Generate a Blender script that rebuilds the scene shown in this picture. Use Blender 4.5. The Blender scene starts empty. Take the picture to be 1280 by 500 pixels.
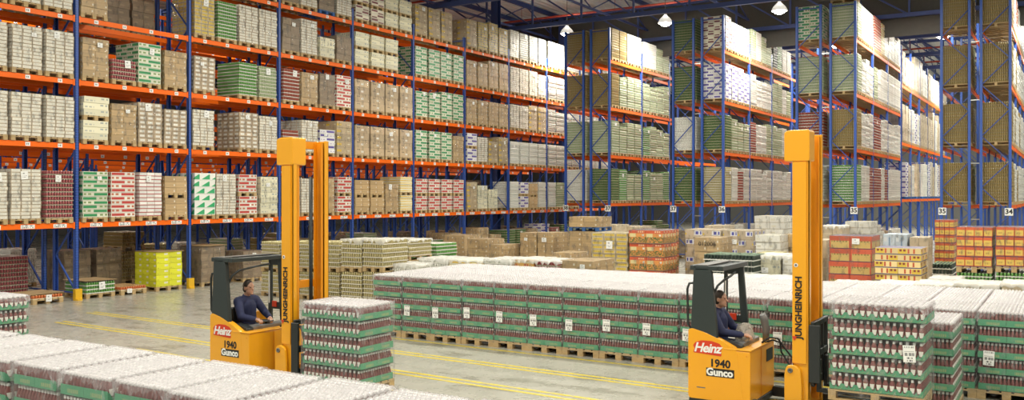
import bpy, bmesh, math, random
from mathutils import Vector, Matrix
R = random.Random(7)
SC = bpy.context.scene
COL = SC.collection
PI = math.pi

# ------------------------------------------------------------------ camera model (used to turn photo positions into places)
TH, F, Y0, H = .556, 1125.4, 243.7, 3.1
SN, CS = math.sin(TH), math.cos(TH)
def v_at(px, u):                       # sideways place of image column px at distance u along the racks
    t = (px - 640) / F
    return u * (SN - CS * t) / (CS + SN * t)
def s_at(px, u):
    t = (px - 640) / F
    return u / (CS + SN * t)
def z_at(px, py, u):
    return H - (py - Y0) * s_at(px, u) / F

# ------------------------------------------------------------------ mesh builder
class MB:
    def __init__(s):
        s.v, s.f, s.m, s.uv, s.rn, s.al, s.sm = [], [], [], [], [], [], []
    def face(s, ix, mat=0, uv=None, rn=0., al=0., smooth=False):
        s.f.append(ix); s.m.append(mat); s.rn.append(rn); s.al.append(al); s.sm.append(smooth)
        s.uv.extend(uv if uv else [(0, 0), (1, 0), (1, 1), (0, 1)][:len(ix)] + [(0, 1)] * max(0, len(ix) - 4))
    def box(s, x0, x1, y0, y1, z0, z1, mat=0, rn=0., al=0., M=None, metric=False, top=None):
        b = len(s.v)
        P = [(x0, y0, z0), (x1, y0, z0), (x1, y1, z0), (x0, y1, z0), (x0, y0, z1), (x1, y0, z1), (x1, y1, z1), (x0, y1, z1)]
        if M is not None: P = [tuple(M @ Vector(p)) for p in P]
        s.v.extend(P)
        a, c = (x1 - x0, y1 - y0) if metric else (1, 1)
        ux = [(0, 0), (a, 0), (a, 1), (0, 1)]; uy = [(0, 0), (c, 0), (c, 1), (0, 1)]
        for ix, uv in (((0, 1, 5, 4), ux), ((1, 2, 6, 5), uy), ((2, 3, 7, 6), ux), ((3, 0, 4, 7), uy)):
            s.face([b + i for i in ix], mat, uv, rn, al)
        tm = mat if top is None else top
        s.face([b + i for i in (4, 5, 6, 7)], tm, [(0, 0), (.02, 0), (.02, .02), (0, .02)], rn, al)
        s.face([b + i for i in (3, 2, 1, 0)], mat, [(0, 0), (.02, 0), (.02, .02), (0, .02)], rn, al)
    def beam(s, p0, p1, w, h, mat=0, up=(0, 0, 1)):            # square bar between two points
        p0, p1 = Vector(p0), Vector(p1); d = (p1 - p0); L = d.length; d.normalize()
        upv = Vector(up)
        if abs(d.dot(upv)) > .95: upv = Vector((1, 0, 0))
        x = d.cross(upv).normalized(); z = x.cross(d).normalized()
        M = Matrix((( x.x, d.x, z.x, p0.x), (x.y, d.y, z.y, p0.y), (x.z, d.z, z.z, p0.z), (0, 0, 0, 1)))
        s.box(-w / 2, w / 2, 0, L, -h / 2, h / 2, mat, M=M)
    def lathe(s, prof, n=10, c=(0, 0, 0), sx=1., sy=1., mats=None, smooth=True, caps=True):
        b = len(s.v)
        for (r, z) in prof:
            for k in range(n):
                a = 2 * PI * (k + .5) / n
                s.v.append((c[0] + r * sx * math.cos(a), c[1] + r * sy * math.sin(a), c[2] + z))
        for i in range(len(prof) - 1):
            mt = mats[i] if mats else 0
            for k in range(n):
                q = (k + 1) % n
                s.face([b + i * n + k, b + i * n + q, b + (i + 1) * n + q, b + (i + 1) * n + k], mt, smooth=smooth)
        if caps:
            s.face([b + k for k in range(n)][::-1], mats[0] if mats else 0)
            s.face([b + (len(prof) - 1) * n + k for k in range(n)], mats[-1] if mats else 0)
    def tube(s, pts, r, n=8, mat=0):
        pts = [Vector(p) for p in pts]; b = len(s.v); px = None
        for i, p in enumerate(pts):
            d = (pts[min(i + 1, len(pts) - 1)] - pts[max(i - 1, 0)]).normalized()
            if px is None: px = d.orthogonal().normalized()
            px = (px - d * px.dot(d)).normalized(); py = d.cross(px)
            rr = r[i] if isinstance(r, (list, tuple)) else r
            for k in range(n):
                a = 2 * PI * k / n
                s.v.append(tuple(p + px * rr * math.cos(a) + py * rr * math.sin(a)))
        for i in range(len(pts) - 1):
            for k in range(n):
                q = (k + 1) % n
                s.face([b + i * n + k, b + i * n + q, b + (i + 1) * n + q, b + (i + 1) * n + k], mat, smooth=True)
        s.face([b + k for k in range(n)][::-1], mat); s.face([b + (len(pts) - 1) * n + k for k in range(n)], mat)
    def prism(s, poly, y0, y1, mat=0, axis='y'):               # polygon in xz pushed along y (or in xy along z)
        b = len(s.v); n = len(poly)
        for yy in (y0, y1):
            for (p, q) in poly: s.v.append((p, yy, q) if axis == 'y' else (p, q, yy) if axis == 'z' else (yy, p, q))
        A = sum(poly[i][0] * poly[(i + 1) % n][1] - poly[(i + 1) % n][0] * poly[i][1] for i in range(n))
        fl = (A > 0) == (axis in 'zx')
        f0, f1 = list(range(b, b + n)), list(range(b + n, b + 2 * n))
        s.face(f0[::-1] if fl else f0, mat); s.face(f1 if fl else f1[::-1], mat)
        for i in range(n):
            j = (i + 1) % n
            q = [b + i, b + j, b + n + j, b + n + i]
            s.face(q if fl else q[::-1], mat)
    def mesh(s, name, mats):
        me = bpy.data.meshes.new(name)
        me.from_pydata(s.v, [], s.f)
        ul = me.uv_layers.new(name='UVMap')
        flat = [c for p in s.uv for c in p]
        if len(flat) == len(ul.data) * 2: ul.data.foreach_set('uv', flat)
        me.polygons.foreach_set('material_index', s.m)
        me.polygons.foreach_set('use_smooth', s.sm)
        a = me.attributes.new('rnd', 'FLOAT', 'FACE'); a.data.foreach_set('value', s.rn)
        a = me.attributes.new('alt', 'FLOAT', 'FACE'); a.data.foreach_set('value', s.al)
        for m in (mats if isinstance(mats, (list, tuple)) else [mats]): me.materials.append(m)
        me.update()
        return me

def link(name, data, parent=None, loc=(0, 0, 0), rz=0.):
    o = bpy.data.objects.new(name, data); COL.objects.link(o)
    o.location = loc; o.rotation_euler = (0, 0, rz)
    if parent is not None: o.parent = parent
    return o
def tag(o, label, cat, group=None, kind=None):
    o['label'] = label; o['category'] = cat
    if group: o['group'] = group
    if kind: o['kind'] = kind
    n = len(label.replace(',', ' ').split())
    if n > 16 or n < 4: print('LABEL WORDS', n, label)
    return o
def thing(name, label, cat, loc=(0, 0, 0), rz=0., group=None):
    o = link(name, None, None, loc, rz); o.empty_display_size = .2
    return tag(o, label, cat, group)
def struct(name, me, loc=(0, 0, 0)):
    o = link(name, me, None, loc); o['kind'] = 'structure'
    return o

# ------------------------------------------------------------------ materials
class NT:
    def __init__(s, name):
        s.mat = bpy.data.materials.new(name); s.mat.use_nodes = True
        s.t = s.mat.node_tree; s.t.nodes.clear()
        s.out = s.n('ShaderNodeOutputMaterial')
    def n(s, typ, **kw):
        x = s.t.nodes.new(typ)
        for k, v in kw.items(): setattr(x, k, v)
        return x
    def set(s, sock, val):
        if isinstance(val, bpy.types.NodeSocket): s.t.links.new(val, sock)
        elif isinstance(val, (tuple, list)) and len(val) == 3 and sock.type == 'RGBA': sock.default_value = (*val, 1)
        else: sock.default_value = val
    def math(s, op, a, b=0., c=0.):
        x = s.n('ShaderNodeMath', operation=op)
        s.set(x.inputs[0], a); s.set(x.inputs[1], b); s.set(x.inputs[2], c)
        return x.outputs[0]
    def mix(s, f, a, b):
        x = s.n('ShaderNodeMix', data_type='RGBA')
        s.set(x.inputs[0], f); s.set(x.inputs[6], a); s.set(x.inputs[7], b)
        return x.outputs[2]
    def noise(s, scale, vec=None, detail=3., rough=.5):
        x = s.n('ShaderNodeTexNoise'); x.inputs['Scale'].default_value = scale
        x.inputs['Detail'].default_value = detail; x.inputs['Roughness'].default_value = rough
        if vec is not None: s.t.links.new(vec, x.inputs['Vector'])
        return x.outputs['Fac']
    def attr(s, name):
        return s.n('ShaderNodeAttribute', attribute_name=name).outputs['Fac']
    def uv(s):
        x = s.n('ShaderNodeSeparateXYZ'); s.t.links.new(s.n('ShaderNodeTexCoord').outputs['UV'], x.inputs[0])
        return x.outputs[0], x.outputs[1]
    def obj(s, sc=(1, 1, 1)):
        m = s.n('ShaderNodeMapping'); m.inputs['Scale'].default_value = sc
        s.t.links.new(s.n('ShaderNodeTexCoord').outputs['Object'], m.inputs[0]); return m.outputs[0]
    def band(s, x, a, b):
        return s.math('MULTIPLY', s.math('GREATER_THAN', x, a), s.math('LESS_THAN', x, b))
    def rect(s, u, v, u0, u1, v0, v1):
        return s.math('MULTIPLY', s.band(u, u0, u1), s.band(v, v0, v1))
    def bsdf(s, col, rough=.5, metal=0., coat=0., bump=None, bumpd=.3, bdist=.01, coatbump=None, spec=.5, emit=None):
        p = s.n('ShaderNodeBsdfPrincipled')
        s.set(p.inputs['Base Color'], col); s.set(p.inputs['Roughness'], rough); s.set(p.inputs['Metallic'], metal)
        p.inputs['Specular IOR Level'].default_value = spec
        p.inputs['Coat Weight'].default_value = coat; p.inputs['Coat Roughness'].default_value = .18
        if bump is not None:
            b = s.n('ShaderNodeBump'); b.inputs['Strength'].default_value = bumpd; b.inputs['Distance'].default_value = bdist
            s.t.links.new(bump, b.inputs['Height']); s.t.links.new(b.outputs[0], p.inputs['Normal'])
            if coatbump is None: coatbump = bump
        if coat and coatbump is not None:
            b = s.n('ShaderNodeBump'); b.inputs['Strength'].default_value = .8; b.inputs['Distance'].default_value = .03
            s.t.links.new(coatbump, b.inputs['Height']); s.t.links.new(b.outputs[0], p.inputs['Coat Normal'])
        if emit:
            s.set(p.inputs['Emission Color'], emit[0]); p.inputs['Emission Strength'].default_value = emit[1]
        return p
    def done(s, sh):
        s.t.links.new(sh.outputs[0] if hasattr(sh, 'outputs') else sh, s.out.inputs['Surface']); return s.mat

def plain(name, col, rough=.5, metal=0., vary=.06, scale=3., coat=0., spec=.5):
    k = NT(name); nz = k.noise(scale, k.obj())
    a = tuple(max(0, c * (1 - vary)) for c in col); b = tuple(min(1, c * (1 + vary)) for c in col)
    return k.done(k.bsdf(k.mix(nz, a, b), rough, metal, coat, spec=spec))

def carton(name, base, prints=(), vary=.16, rough=.55, coat=.35, flip=False, tri=None, speck=None):
    """cardboard case: UV 0-1 per case face; prints = (u0,u1,v0,v1,colour)"""
    k = NT(name); u, v = k.uv(); rn = k.attr('rnd')
    if flip:
        al = k.attr('alt'); iu = k.math('SUBTRACT', 1., u)
        u = k.math('ADD', k.math('MULTIPLY', u, k.math('SUBTRACT', 1., al)), k.math('MULTIPLY', iu, al))
    a = tuple(c * (1 - vary) for c in base); b = tuple(min(1, c * (1 + vary)) for c in base)
    col = k.mix(rn, a, b)
    for p in prints:
        m = k.rect(u, v, *p[:4])
        if len(p) > 5:                                   # lettering-like blocks
            w = k.math('GREATER_THAN', k.math('FRACT', k.math('MULTIPLY', u, p[5])), .38)
            m = k.math('MULTIPLY', m, w)
        col = k.mix(m, col, p[4])
    if tri:
        fu = k.math('FRACT', k.math('ADD', k.math('MULTIPLY', u, tri[0]), k.math('MULTIPLY', k.math('FLOOR', k.math('MULTIPLY', rn, 2.9)), .5)))
        m = k.math('LESS_THAN', k.math('ADD', v, .06), fu)
        m = k.math('MULTIPLY', m, k.math('LESS_THAN', fu, .96))
        m = k.math('MULTIPLY', m, k.band(v, .08, .8))
        col = k.mix(m, col, tri[1])
    if speck:
        nz = k.noise(speck[0], k.obj(), 4., .6)
        m = k.math('MULTIPLY', k.math('GREATER_THAN', nz, speck[1]), k.rect(u, v, *speck[3]))
        col = k.mix(m, col, speck[2])
    bump = k.noise(9., k.obj((1, 1, 2.2)), 4., .65)
    return k.done(k.bsdf(col, rough, 0., coat, coatbump=bump))

def film(name, lo, hi, col=(.93, .92, .92), wr=14., rough=.22, spec=.8, face=.25, bd=.55, dist=.03):
    """clear stretch film: mostly see-through, hazier where it creases and at grazing angles"""
    k = NT(name); o = k.obj((1, 1, .45))
    nz = k.noise(wr, o, 5., .62)
    cr = k.math('MULTIPLY', k.math('SUBTRACT', nz, .52), 6.); cl = k.n('ShaderNodeClamp'); k.t.links.new(cr, cl.inputs[0])
    lw = k.n('ShaderNodeLayerWeight'); lw.inputs[0].default_value = .25
    fac = k.math('ADD', lo, k.math('MULTIPLY', cl.outputs[0], hi - lo))
    fac = k.math('ADD', fac, k.math('MULTIPLY', lw.outputs['Facing'], face))
    tr = k.n('ShaderNodeBsdfTransparent')
    p = k.bsdf(col, rough, 0., 0., bump=nz, bumpd=bd, bdist=dist, spec=spec)
    mx = k.n('ShaderNodeMixShader'); k.set(mx.inputs[0], fac)
    k.t.links.new(tr.outputs[0], mx.inputs[1]); k.t.links.new(p.outputs[0], mx.inputs[2])
    return k.done(mx)

def paper(name, rows, bars=True, base=(.9, .9, .88)):
    k = NT(name); u, v = k.uv(); col = base
    for (v0, v1, c, u0, u1) in rows:
        m = k.rect(u, v, u0, u1, v0, v1)
        if c > 0: m = k.math('MULTIPLY', m, k.math('GREATER_THAN', k.math('FRACT', k.math('MULTIPLY', k.math('ADD', u, k.math('MULTIPLY', k.math('SINE', k.math('MULTIPLY', u, 37.)), .03)), float(c))), .45))
        col = k.mix(m, col, (.06, .06, .07))
    return k.done(k.bsdf(col, .5))

TAN = (.53, .365, .185); CREAM = (.84, .80, .68)
M = {}
M['wood'] = None
def mk_wood(name, a, b):
    k = NT(name); g = k.noise(4., k.obj((3, 14, 8)), 4.)
    return k.done(k.bsdf(k.mix(g, a, b), .75, bump=g, bumpd=.2))
M['wood'] = mk_wood('pallet wood', (.36, .235, .10), (.66, .48, .25))
M['bluewood'] = mk_wood('blue painted wood', (.02, .09, .30), (.05, .16, .42))
M['blue'] = None
k = NT('blue rack steel')
x = k.n('ShaderNodeSeparateXYZ'); k.t.links.new(k.n('ShaderNodeTexCoord').outputs['Object'], x.inputs[0])
hole = k.math('MULTIPLY', k.math('LESS_THAN', k.math('FRACT', k.math('MULTIPLY', x.outputs[2], 13.)), .42), k.math('LESS_THAN', k.math('ABSOLUTE', k.math('SUBTRACT', k.math('ABSOLUTE', x.outputs[1]), .03)), .013))
M['post'] = k.done(k.bsdf(k.mix(k.noise(2., k.obj()), k.mix(hole, (.032, .090, .38), (.01, .02, .09)), k.mix(hole, (.045, .115, .47), (.01, .02, .09))), .38))
M['blue'] = plain('blue painted steel', (.028, .078, .33), .45)
M['navy'] = plain('dark blue steelwork', (.035, .06, .20), .5)
M['orange'] = plain('orange beam paint', (.98, .16, .006), .42, vary=.06, scale=1.2, spec=.3)
M['yellow'] = plain('yellow guard paint', (.80, .47, .02), .45)
M['truck'] = plain('orange yellow truck paint', (.90, .40, .012), .3, vary=.03, coat=.5)
M['truckd'] = plain('truck channel paint', (.80, .29, .008), .35, vary=.05)
M['black'] = plain('black steel', (.022, .026, .027), .45)
M['dark'] = plain('charcoal guard paint', (.032, .042, .042), .4)
M['rubber'] = plain('black rubber', (.015, .015, .015), .7)
M['greyplastic'] = plain('grey plastic', (.16, .155, .15), .5)
M['chrome'] = plain('bright steel', (.62, .62, .6), .25, 1.)
M['white'] = plain('white print', (.88, .88, .86), .5)
M['ink'] = plain('black print', (.012, .012, .014), .5)
M['redprint'] = plain('red print', (.66, .05, .015), .45)
M['redpipe'] = plain('red pipe paint', (.36, .045, .025), .5)
M['card'] = carton('loose cardboard', TAN, coat=0)
M['skin'] = plain('skin', (.52, .29, .20), .5)
M['hair'] = plain('dark brown hair', (.035, .022, .015), .65, vary=.3, scale=60)
M['jacket'] = plain('navy work jacket', (.016, .022, .075), .75, vary=.25, scale=9)
M['trouser'] = plain('dark work trousers', (.02, .022, .04), .8, vary=.2, scale=9)
M['label'] = paper('white paper sheet', [(.62, .84, 0, .15, .5), (.3, .36, 30, .12, .85), (.2, .26, 22, .12, .7), (.44, .5, 26, .12, .8)])
M['label'] = paper('white paper sheet', [(.66, .8, 9, .15, .62), (.4, .46, 17, .12, .85), (.24, .3, 13, .12, .7)])
M['barcode'] = paper('barcode sheet', [(.84, .95, 17, .12, .9), (.38, .56, 15, .06, .94), (.2, .3, 9, .3, .75), (.05, .15, 10, .3, .75), (.63, .65, 0, .1, .9)])
M['beamtag'] = paper('location tag', [(.3, .7, 3, .2, .8)])
M['beamstrip'] = paper('location strip', [(.15, .4, 7, .08, .92), (.62, .85, 9, .08, .92)])
M['filmtop'] = film('cloudy film over caps', .28, .48, (.80, .76, .78), 9., .5, .3, .12)
M['filmskirt'] = film('thin film hem', .15, .62, (.80, .76, .78), 16., .3, .5, .2)
M['filmside'] = film('clear film round pallet', .07, .34, (.62, .60, .60), 12., .16, 1., .2, .9, .06)
M['filmrack'] = film('clear film round cartons', .04, .50, (.30, .29, .26), 8., .10, 1., .18, 1., .22)
M['filmcap'] = film('cloudy film sheet', .42, .8, (.82, .80, .76), 6., .4, .4)

# cases
C_ = {}
C_['W'] = carton('cream labelled case', (.60, .50, .37), [(.08, .92, .16, .88, (.86, .83, .74)), (.2, .75, .42, .6, (.62, .60, .52), 7)])
C_['g'] = carton('tan case with white label', (.50, .385, .26), [(.2, .8, .26, .76, (.84, .82, .76))])
C_['T'] = carton('plain tan case', TAN, [(.8, .9, .3, .6, (.80, .74, .62)), (0, 1, .485, .515, (.36, .26, .15))])
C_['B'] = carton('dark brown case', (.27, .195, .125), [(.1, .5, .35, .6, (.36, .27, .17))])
C_['t'] = carton('tan cube case', (.58, .43, .26), [(.42, .6, .28, .55, (.82, .78, .7)), (.15, .35, .62, .78, (.16, .11, .07), 9)])
C_['G'] = carton('white and green case', (.70, .71, .58), [(.02, .56, .22, .86, (.025, .27, .09)), (.60, .97, .36, .82, (.22, .32, .12), 5), (0, 1, .02, .1, (.58, .56, .44))], flip=True)
C_['R'] = carton('white and red case', (.82, .77, .70), [(.02, .56, .22, .86, (.52, .05, .04)), (.60, .97, .3, .82, (.52, .17, .09), 5)], flip=True)
C_['r'] = carton('red topped white case', (.82, .79, .76), [(0, 1, .0, .2, (.48, .07, .06)), (0, .03, 0, 1, (.4, .2, .16))])
C_['Y'] = carton('tan case with yellow label', (.55, .45, .29), [(.1, .9, .24, .74, (.78, .56, .06)), (.2, .8, .4, .6, (.50, .36, .05), 6)])
C_['V'] = carton('white case with green triangles', (.86, .87, .82), [], tri=(2., (.03, .40, .15)), vary=.05)
C_['C'] = carton('cream case with pale print', (.82, .78, .58), [(.62, .95, .55, .82, (.42, .45, .42), 5), (.06, .42, .22, .46, (.52, .52, .45), 6)])
C_['D'] = carton('cream case with maroon bars', (.80, .75, .62), [(.03, .5, .45, .85, (.20, .045, .06)), (.55, .95, .1, .35, (.20, .045, .06))], flip=True)
C_['y'] = carton('yellow striped case', (.85, .80, .62), [(.0, 1, .3, .68, (.76, .50, .05)), (.55, .95, .38, .6, (.85, .75, .4), 5)])
C_['U'] = carton('white case with violet print', (.82, .81, .82), [(.03, .55, .25, .8, (.10, .07, .34)), (.62, .95, .3, .55, (.5, .45, .62), 5)], flip=True)
C_['E'] = carton('tan case with yellow marks', (.49, .375, .23), [(.0, .3, .3, .62, (.76, .52, .04)), (.72, .88, .4, .56, (.75, .7, .5))])
C_['L'] = carton('lime yellow case', (.76, .76, .03), [(.62, .9, .5, .82, (.80, .80, .62)), (.08, .3, .1, .3, (.6, .58, .04), 5)], vary=.09)
C_['X'] = carton('red and yellow case', (.66, .115, .035), [(.05, .95, .14, .70, (.80, .56, .11)), (.18, .72, .3, .5, (.52, .30, .07), 5), (0, 1, 0, .07, (.12, .07, .13))])
C_['x'] = carton('red case with yellow print', (.62, .11, .05), [(.06, .94, .06, .62, (.66, .46, .15)), (.1, .9, .52, .62, (.28, .22, .06), 7), (0, 1, 0, .05, (.10, .06, .12))])
C_['O'] = carton('soup case with food picture', (.74, .30, .07), [(0, 1, .78, 1, (.70, .10, .03)), (.5, .93, .84, .95, (.86, .62, .36), 8), (.05, .42, .5, .76, (.80, .68, .34)), (.8, .92, .58, .72, (.88, .82, .7)), (0, 1, 0, .06, (.14, .1, .1))], speck=(28., .5, (.10, .15, .03), (0, 1, .08, .5)))
C_['o'] = carton('soup case side with cream panels', (.72, .16, .05), [(.06, .94, .06, .70, (.80, .66, .38))])
C_['Q'] = carton('tan case with blue print', (.60, .49, .35), [(.5, .96, .35, .9, (.80, .80, .84)), (.54, .92, .45, .8, (.07, .08, .42), 4), (.0, .08, .4, .6, (.75, .55, .05))], flip=True)
C_['H'] = carton('yellow and red tray case', (.80, .62, .30), [(0, .4, .14, .88, (.72, .50, .06)), (.04, .34, .5, .84, (.26, .05, .03), 6), (.42, .5, .2, .9, (.55, .1, .04)), (.66, .74, .2, .9, (.55, .1, .04)), (0, 1, 0, .13, (.12, .10, .2))], flip=True)
C_['h'] = carton('orange fruit tray', (.80, .45, .12), [(0, 1, .6, .9, (.82, .70, .5)), (.1, .45, .2, .5, (.62, .1, .06), 4)])
C_['b'] = carton('pale blue case', (.55, .64, .74), [(.4, .6, .2, .8, (.22, .34, .52), 3), (.05, .3, .5, .8, (.75, .8, .85))])
C_['F'] = carton('pale tan case', (.66, .54, .38), [(0, 1, .47, .53, (.72, .62, .46))])
C_['i'] = carton('white tray', (.84, .82, .76), [(.1, .4, .3, .6, (.72, .68, .56)), (0, 1, 0, .1, (.6, .55, .45))])
CAN = {}
def cans(key, can, tray, lid=(.62, .60, .54)):
    CAN[key] = (plain('tin label ' + key, can, .35, vary=.12, scale=30), plain('tin lid ' + key, lid, .3, .7), carton('tin tray ' + key, tray, coat=.15))
cans('K', (.10, .19, .06), (.40, .39, .23)); cans('P', (.45, .13, .14), (.42, .38, .28)); cans('S', (.88, .87, .81), (.84, .83, .77))
cans('N', (.40, .30, .12), (.36, .26, .11)); cans('A', (.42, .50, .30), (.76, .74, .62)); cans('Z', (.56, .48, .24), (.74, .70, .60), (.66, .60, .34))
cans('k', (.04, .06, .05), (.72, .72, .66), (.16, .24, .16)); cans('M', (.36, .09, .06), (.70, .66, .60))
cans('q', (.16, .38, .10), (.74, .73, .66)); cans('z', (.72, .20, .07), (.70, .60, .40), (.6, .4, .2))

# style: (description, nx, ny, layer height, kind)
ST = {
 'W': ('white film-wrapped cream carton load', 3, 4, .10), 'g': ('tan carton load with white case labels', 3, 4, .14), 'T': ('plain tan carton load', 2, 3, .19),
 'B': ('dark brown carton load', 2, 3, .24), 't': ('tan cube carton load', 1, 2, .30), 'G': ('green and white carton load', 1, 2, .125), 'R': ('red and white carton load', 1, 2, .125),
 'r': ('white carton load with red edges', 3, 4, .115), 'Y': ('yellow labelled carton load', 3, 4, .12), 'V': ('white carton load with green triangles', 1, 2, .235),
 'C': ('cream carton load', 1, 2, .19), 'D': ('cream carton load with maroon bars', 1, 2, .19), 'y': ('yellow striped carton load', 1, 2, .11), 'U': ('white carton load with violet print', 1, 2, .15),
 'E': ('tan carton load with yellow marks', 1, 2, .26), 'L': ('lime yellow carton load', 2, 3, .185), 'X': ('red and yellow carton load', 4, 4, .25), 'x': ('red carton load', 2, 2, .38),
 'O': ('orange soup carton load', 2, 5, .42), 'Q': ('tan carton load with blue print', 2, 3, .27), 'H': ('yellow tray load', 2, 2, .17), 'h': ('orange fruit tray load', 2, 3, .2),
 'b': ('pale blue carton load', 2, 2, .4), 'F': ('pale tan carton load', 2, 2, .5), 'i': ('white tray load', 2, 3, .2),
 'K': ('green tin load', 0, 0, .125), 'P': ('red tin load', 0, 0, .125), 'S': ('silver tin load', 0, 0, .115), 'N': ('brown tin load', 0, 0, .125), 'A': ('pale green tin load', 0, 0, .125),
 'Z': ('gold tin load', 0, 0, .115), 'k': ('dark jar load', 0, 0, .15), 'M': ('red and white tin load', 0, 0, .13), 'q': ('green and white tin load', 0, 0, .115), 'z': ('orange tin load', 0, 0, .12)}
FILMED = set('WgTBYEtFiChbx') | set('XOQ')
PH = .144
_cache = {}
def pallet_mesh(w, d, m='wood'):
    key = ('pal', round(w, 2), round(d, 2), m)
    if key in _cache: return _cache[key]
    b = MB(); a, c = w / 2, d / 2
    for i in range(5):
        y = 0
        x = -a + (w - .13) * i / 4
        b.box(x, x + .13, -c, c, .122, .144)
    for yy in (-c, -.05, c - .1): b.box(-a, a, yy, yy + .1, .1, .122)
    for yy in (-c, -.05, c - .1):
        for xx in (-a, -.06, a - .12): b.box(xx, xx + .12, yy, yy + .1, .022, .1)
    for xx in (-a, -.06, a - .12): b.box(xx, xx + .12, -c, c, 0, .022)
    _cache[key] = b.mesh('pallet', M[m]); return _cache[key]
def goods_mesh(st, w, d, n, var=0):
    key = (st, round(w, 2), round(d, 2), n, var)
    if key in _cache: return _cache[key]
    r = random.Random(hash(key[1:]) % 9973 + ord(st)); b = MB(); lh = ST[st][3]
    if ST[st][1]:
        nx, ny = ST[st][1], ST[st][2]; cw, cd = w / nx, d / ny
        for k in range(n):
            al = k % 2
            jx, jy = r.uniform(-.012, .012), r.uniform(-.012, .012)
            for i in range(nx):
                for j in range(ny):
                    if 0 < i < nx - 1 and 0 < j < ny - 1 and k < n - 1: continue
                    x0 = -w / 2 + i * cw + jx + r.uniform(-.004, .004); y0 = -d / 2 + j * cd + jy + r.uniform(-.004, .004)
                    b.box(x0 + .004, x0 + cw - .004, y0 + .004, y0 + cd - .004, k * lh + .002, (k + 1) * lh - .003, 0, r.random(), al)
        mats = C_[st]
    else:
        mats = CAN[st]; p = .076; cr = .0355 if st in 'SAM' else .0315
        nx, ny = max(2, int(w / p)), max(2, int(d / p)); px, py = w / nx, d / ny
        for k in range(n):
            z = k * lh; jx, jy = r.uniform(-.012, .012), r.uniform(-.012, .012)
            b.box(-w / 2 + jx, w / 2 + jx, -d / 2 + jy, d / 2 + jy, z, z + .024, 2, r.random())
            if k < n - 1: b.box(-w / 2 + .09, w / 2 - .09, -d / 2 + .09, d / 2 - .09, z + .03, z + lh, 2, .1)
            for i in range(nx):
                for j in range(ny):
                    edge = i in (0, nx - 1) or j in (0, ny - 1)
                    if not edge and k < n - 1: continue
                    cx, cy = -w / 2 + (i + .5) * px + jx, -d / 2 + (j + .5) * py + jy
                    b.lathe([(cr, .012), (cr, lh - .012), (cr - .003, lh - .004)], 7, (cx, cy, z), mats=[0, 1], caps=True)
    _cache[key] = b.mesh('goods', mats); return _cache[key]
def film_mesh(w, d, h, ragged=True, var=0, mat='filmrack'):
    key = ('film', round(w, 2), round(d, 2), round(h, 2), var, mat)
    if key in _cache: return _cache[key]
    r = random.Random(var + 5); b = MB(); e = .012; nseg = 10
    ring = []
    for (x0, y0, x1, y1) in ((-1, -1, 1, -1), (1, -1, 1, 1), (1, 1, -1, 1), (-1, 1, -1, -1)):
        for q in range(nseg):
            f = q / nseg; ring.append(((x0 + (x1 - x0) * f) * (w / 2 + e), (y0 + (y1 - y0) * f) * (d / 2 + e)))
    n = len(ring); lv = [-.07] + [h * q / 6 for q in range(1, 6)] + [h + .008]
    for i, z in enumerate(lv):
        for (x, y) in ring:
            q = 1 + (r.uniform(-.012, .004) if 0 < i < len(lv) - 1 else 0)
            dz = r.uniform(-.03, .05) if i == 0 else 0
            b.v.append((x * q, y * q, z + dz))
    for i in range(len(lv) - 1):
        for k in range(n):
            q = (k + 1) % n; b.face([i * n + k, i * n + q, (i + 1) * n + q, (i + 1) * n + k], 0, smooth=True)
    b.face([(len(lv) - 1) * n + k for k in range(n)], 0)
    _cache[key] = b.mesh('film', M[mat]); return _cache[key]
def sheet_mesh(w, h, mat='label'):
    key = ('sheet', w, h, mat)
    if key in _cache: return _cache[key]
    b = MB(); b.box(-w / 2, w / 2, -.002, .002, 0, h, 0); _cache[key] = b.mesh('sheet', M[mat]); return _cache[key]

GOODS = 'carton_stack'
_n = [0]
HIDE = {1, 2, 33, 34, 69, 70, 71, 72, 73, 109, 111, 198, 199, 200, 201, 208, 209, 210, 211, 212, 213, 214, 217, 233, 240, 256, 257, 261, 265, 301, 302, 303, 304, 309, 311, 340, 365, 368, 369, 370, 371, 372, 430, 431, 447, 459, 471, 483, 495, 496, 497, 498, 499, 500, 501, 502, 503, 504, 505, 506, 507, 521, 580}          # places wholly hidden behind other loads
def load(st, w, d, h, loc, rz, label, group, lab=None, wood='wood', filmed=None, cat='pallet load', filmcap=False):
    """one wrapped pallet load: wooden pallet > goods, film, paper sheet"""
    _n[0] += 1; R = random.Random(_n[0] * 77 + 3)
    if _n[0] in HIDE: return None
    lh = ST[st][3]; n = max(1, round(h / lh)); top = n * lh
    o = thing('carton_load' if ST[st][1] else 'tin_load', label, cat, loc, rz, group)
    link('wooden_pallet', pallet_mesh(min(w, 1.2) if w < .95 else w, d, wood), o)
    var = R.randrange(2) if ST[st][1] else 0
    link('carton_stack' if ST[st][1] else 'tin_stack', goods_mesh(st, w, d, n, var), o, (0, 0, PH))
    fl = st in FILMED if filmed is None else filmed
    if fl: link('stretch_film', film_mesh(w, d, top, var=R.randrange(4)), o, (0, 0, PH))
    if filmcap: link('film_sheet', cap_mesh(w, d, R.randrange(3)), o, (0, 0, PH + top))
    if lab is None: lab = R.random() < .6
    if lab:
        s = R.choice((.14, .17, .2)); q = R.uniform(-.1, .1)
        t = link('paper_sheet', sheet_mesh(s, s * 1.15 if R.random() < .4 else s * .8), o, (R.uniform(-w * .2, w * .25), -d / 2 - .028, PH + min(top * R.uniform(.72, .84), top - s * 1.2)))
        t.rotation_euler = (0, q, 0)
    return o
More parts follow.
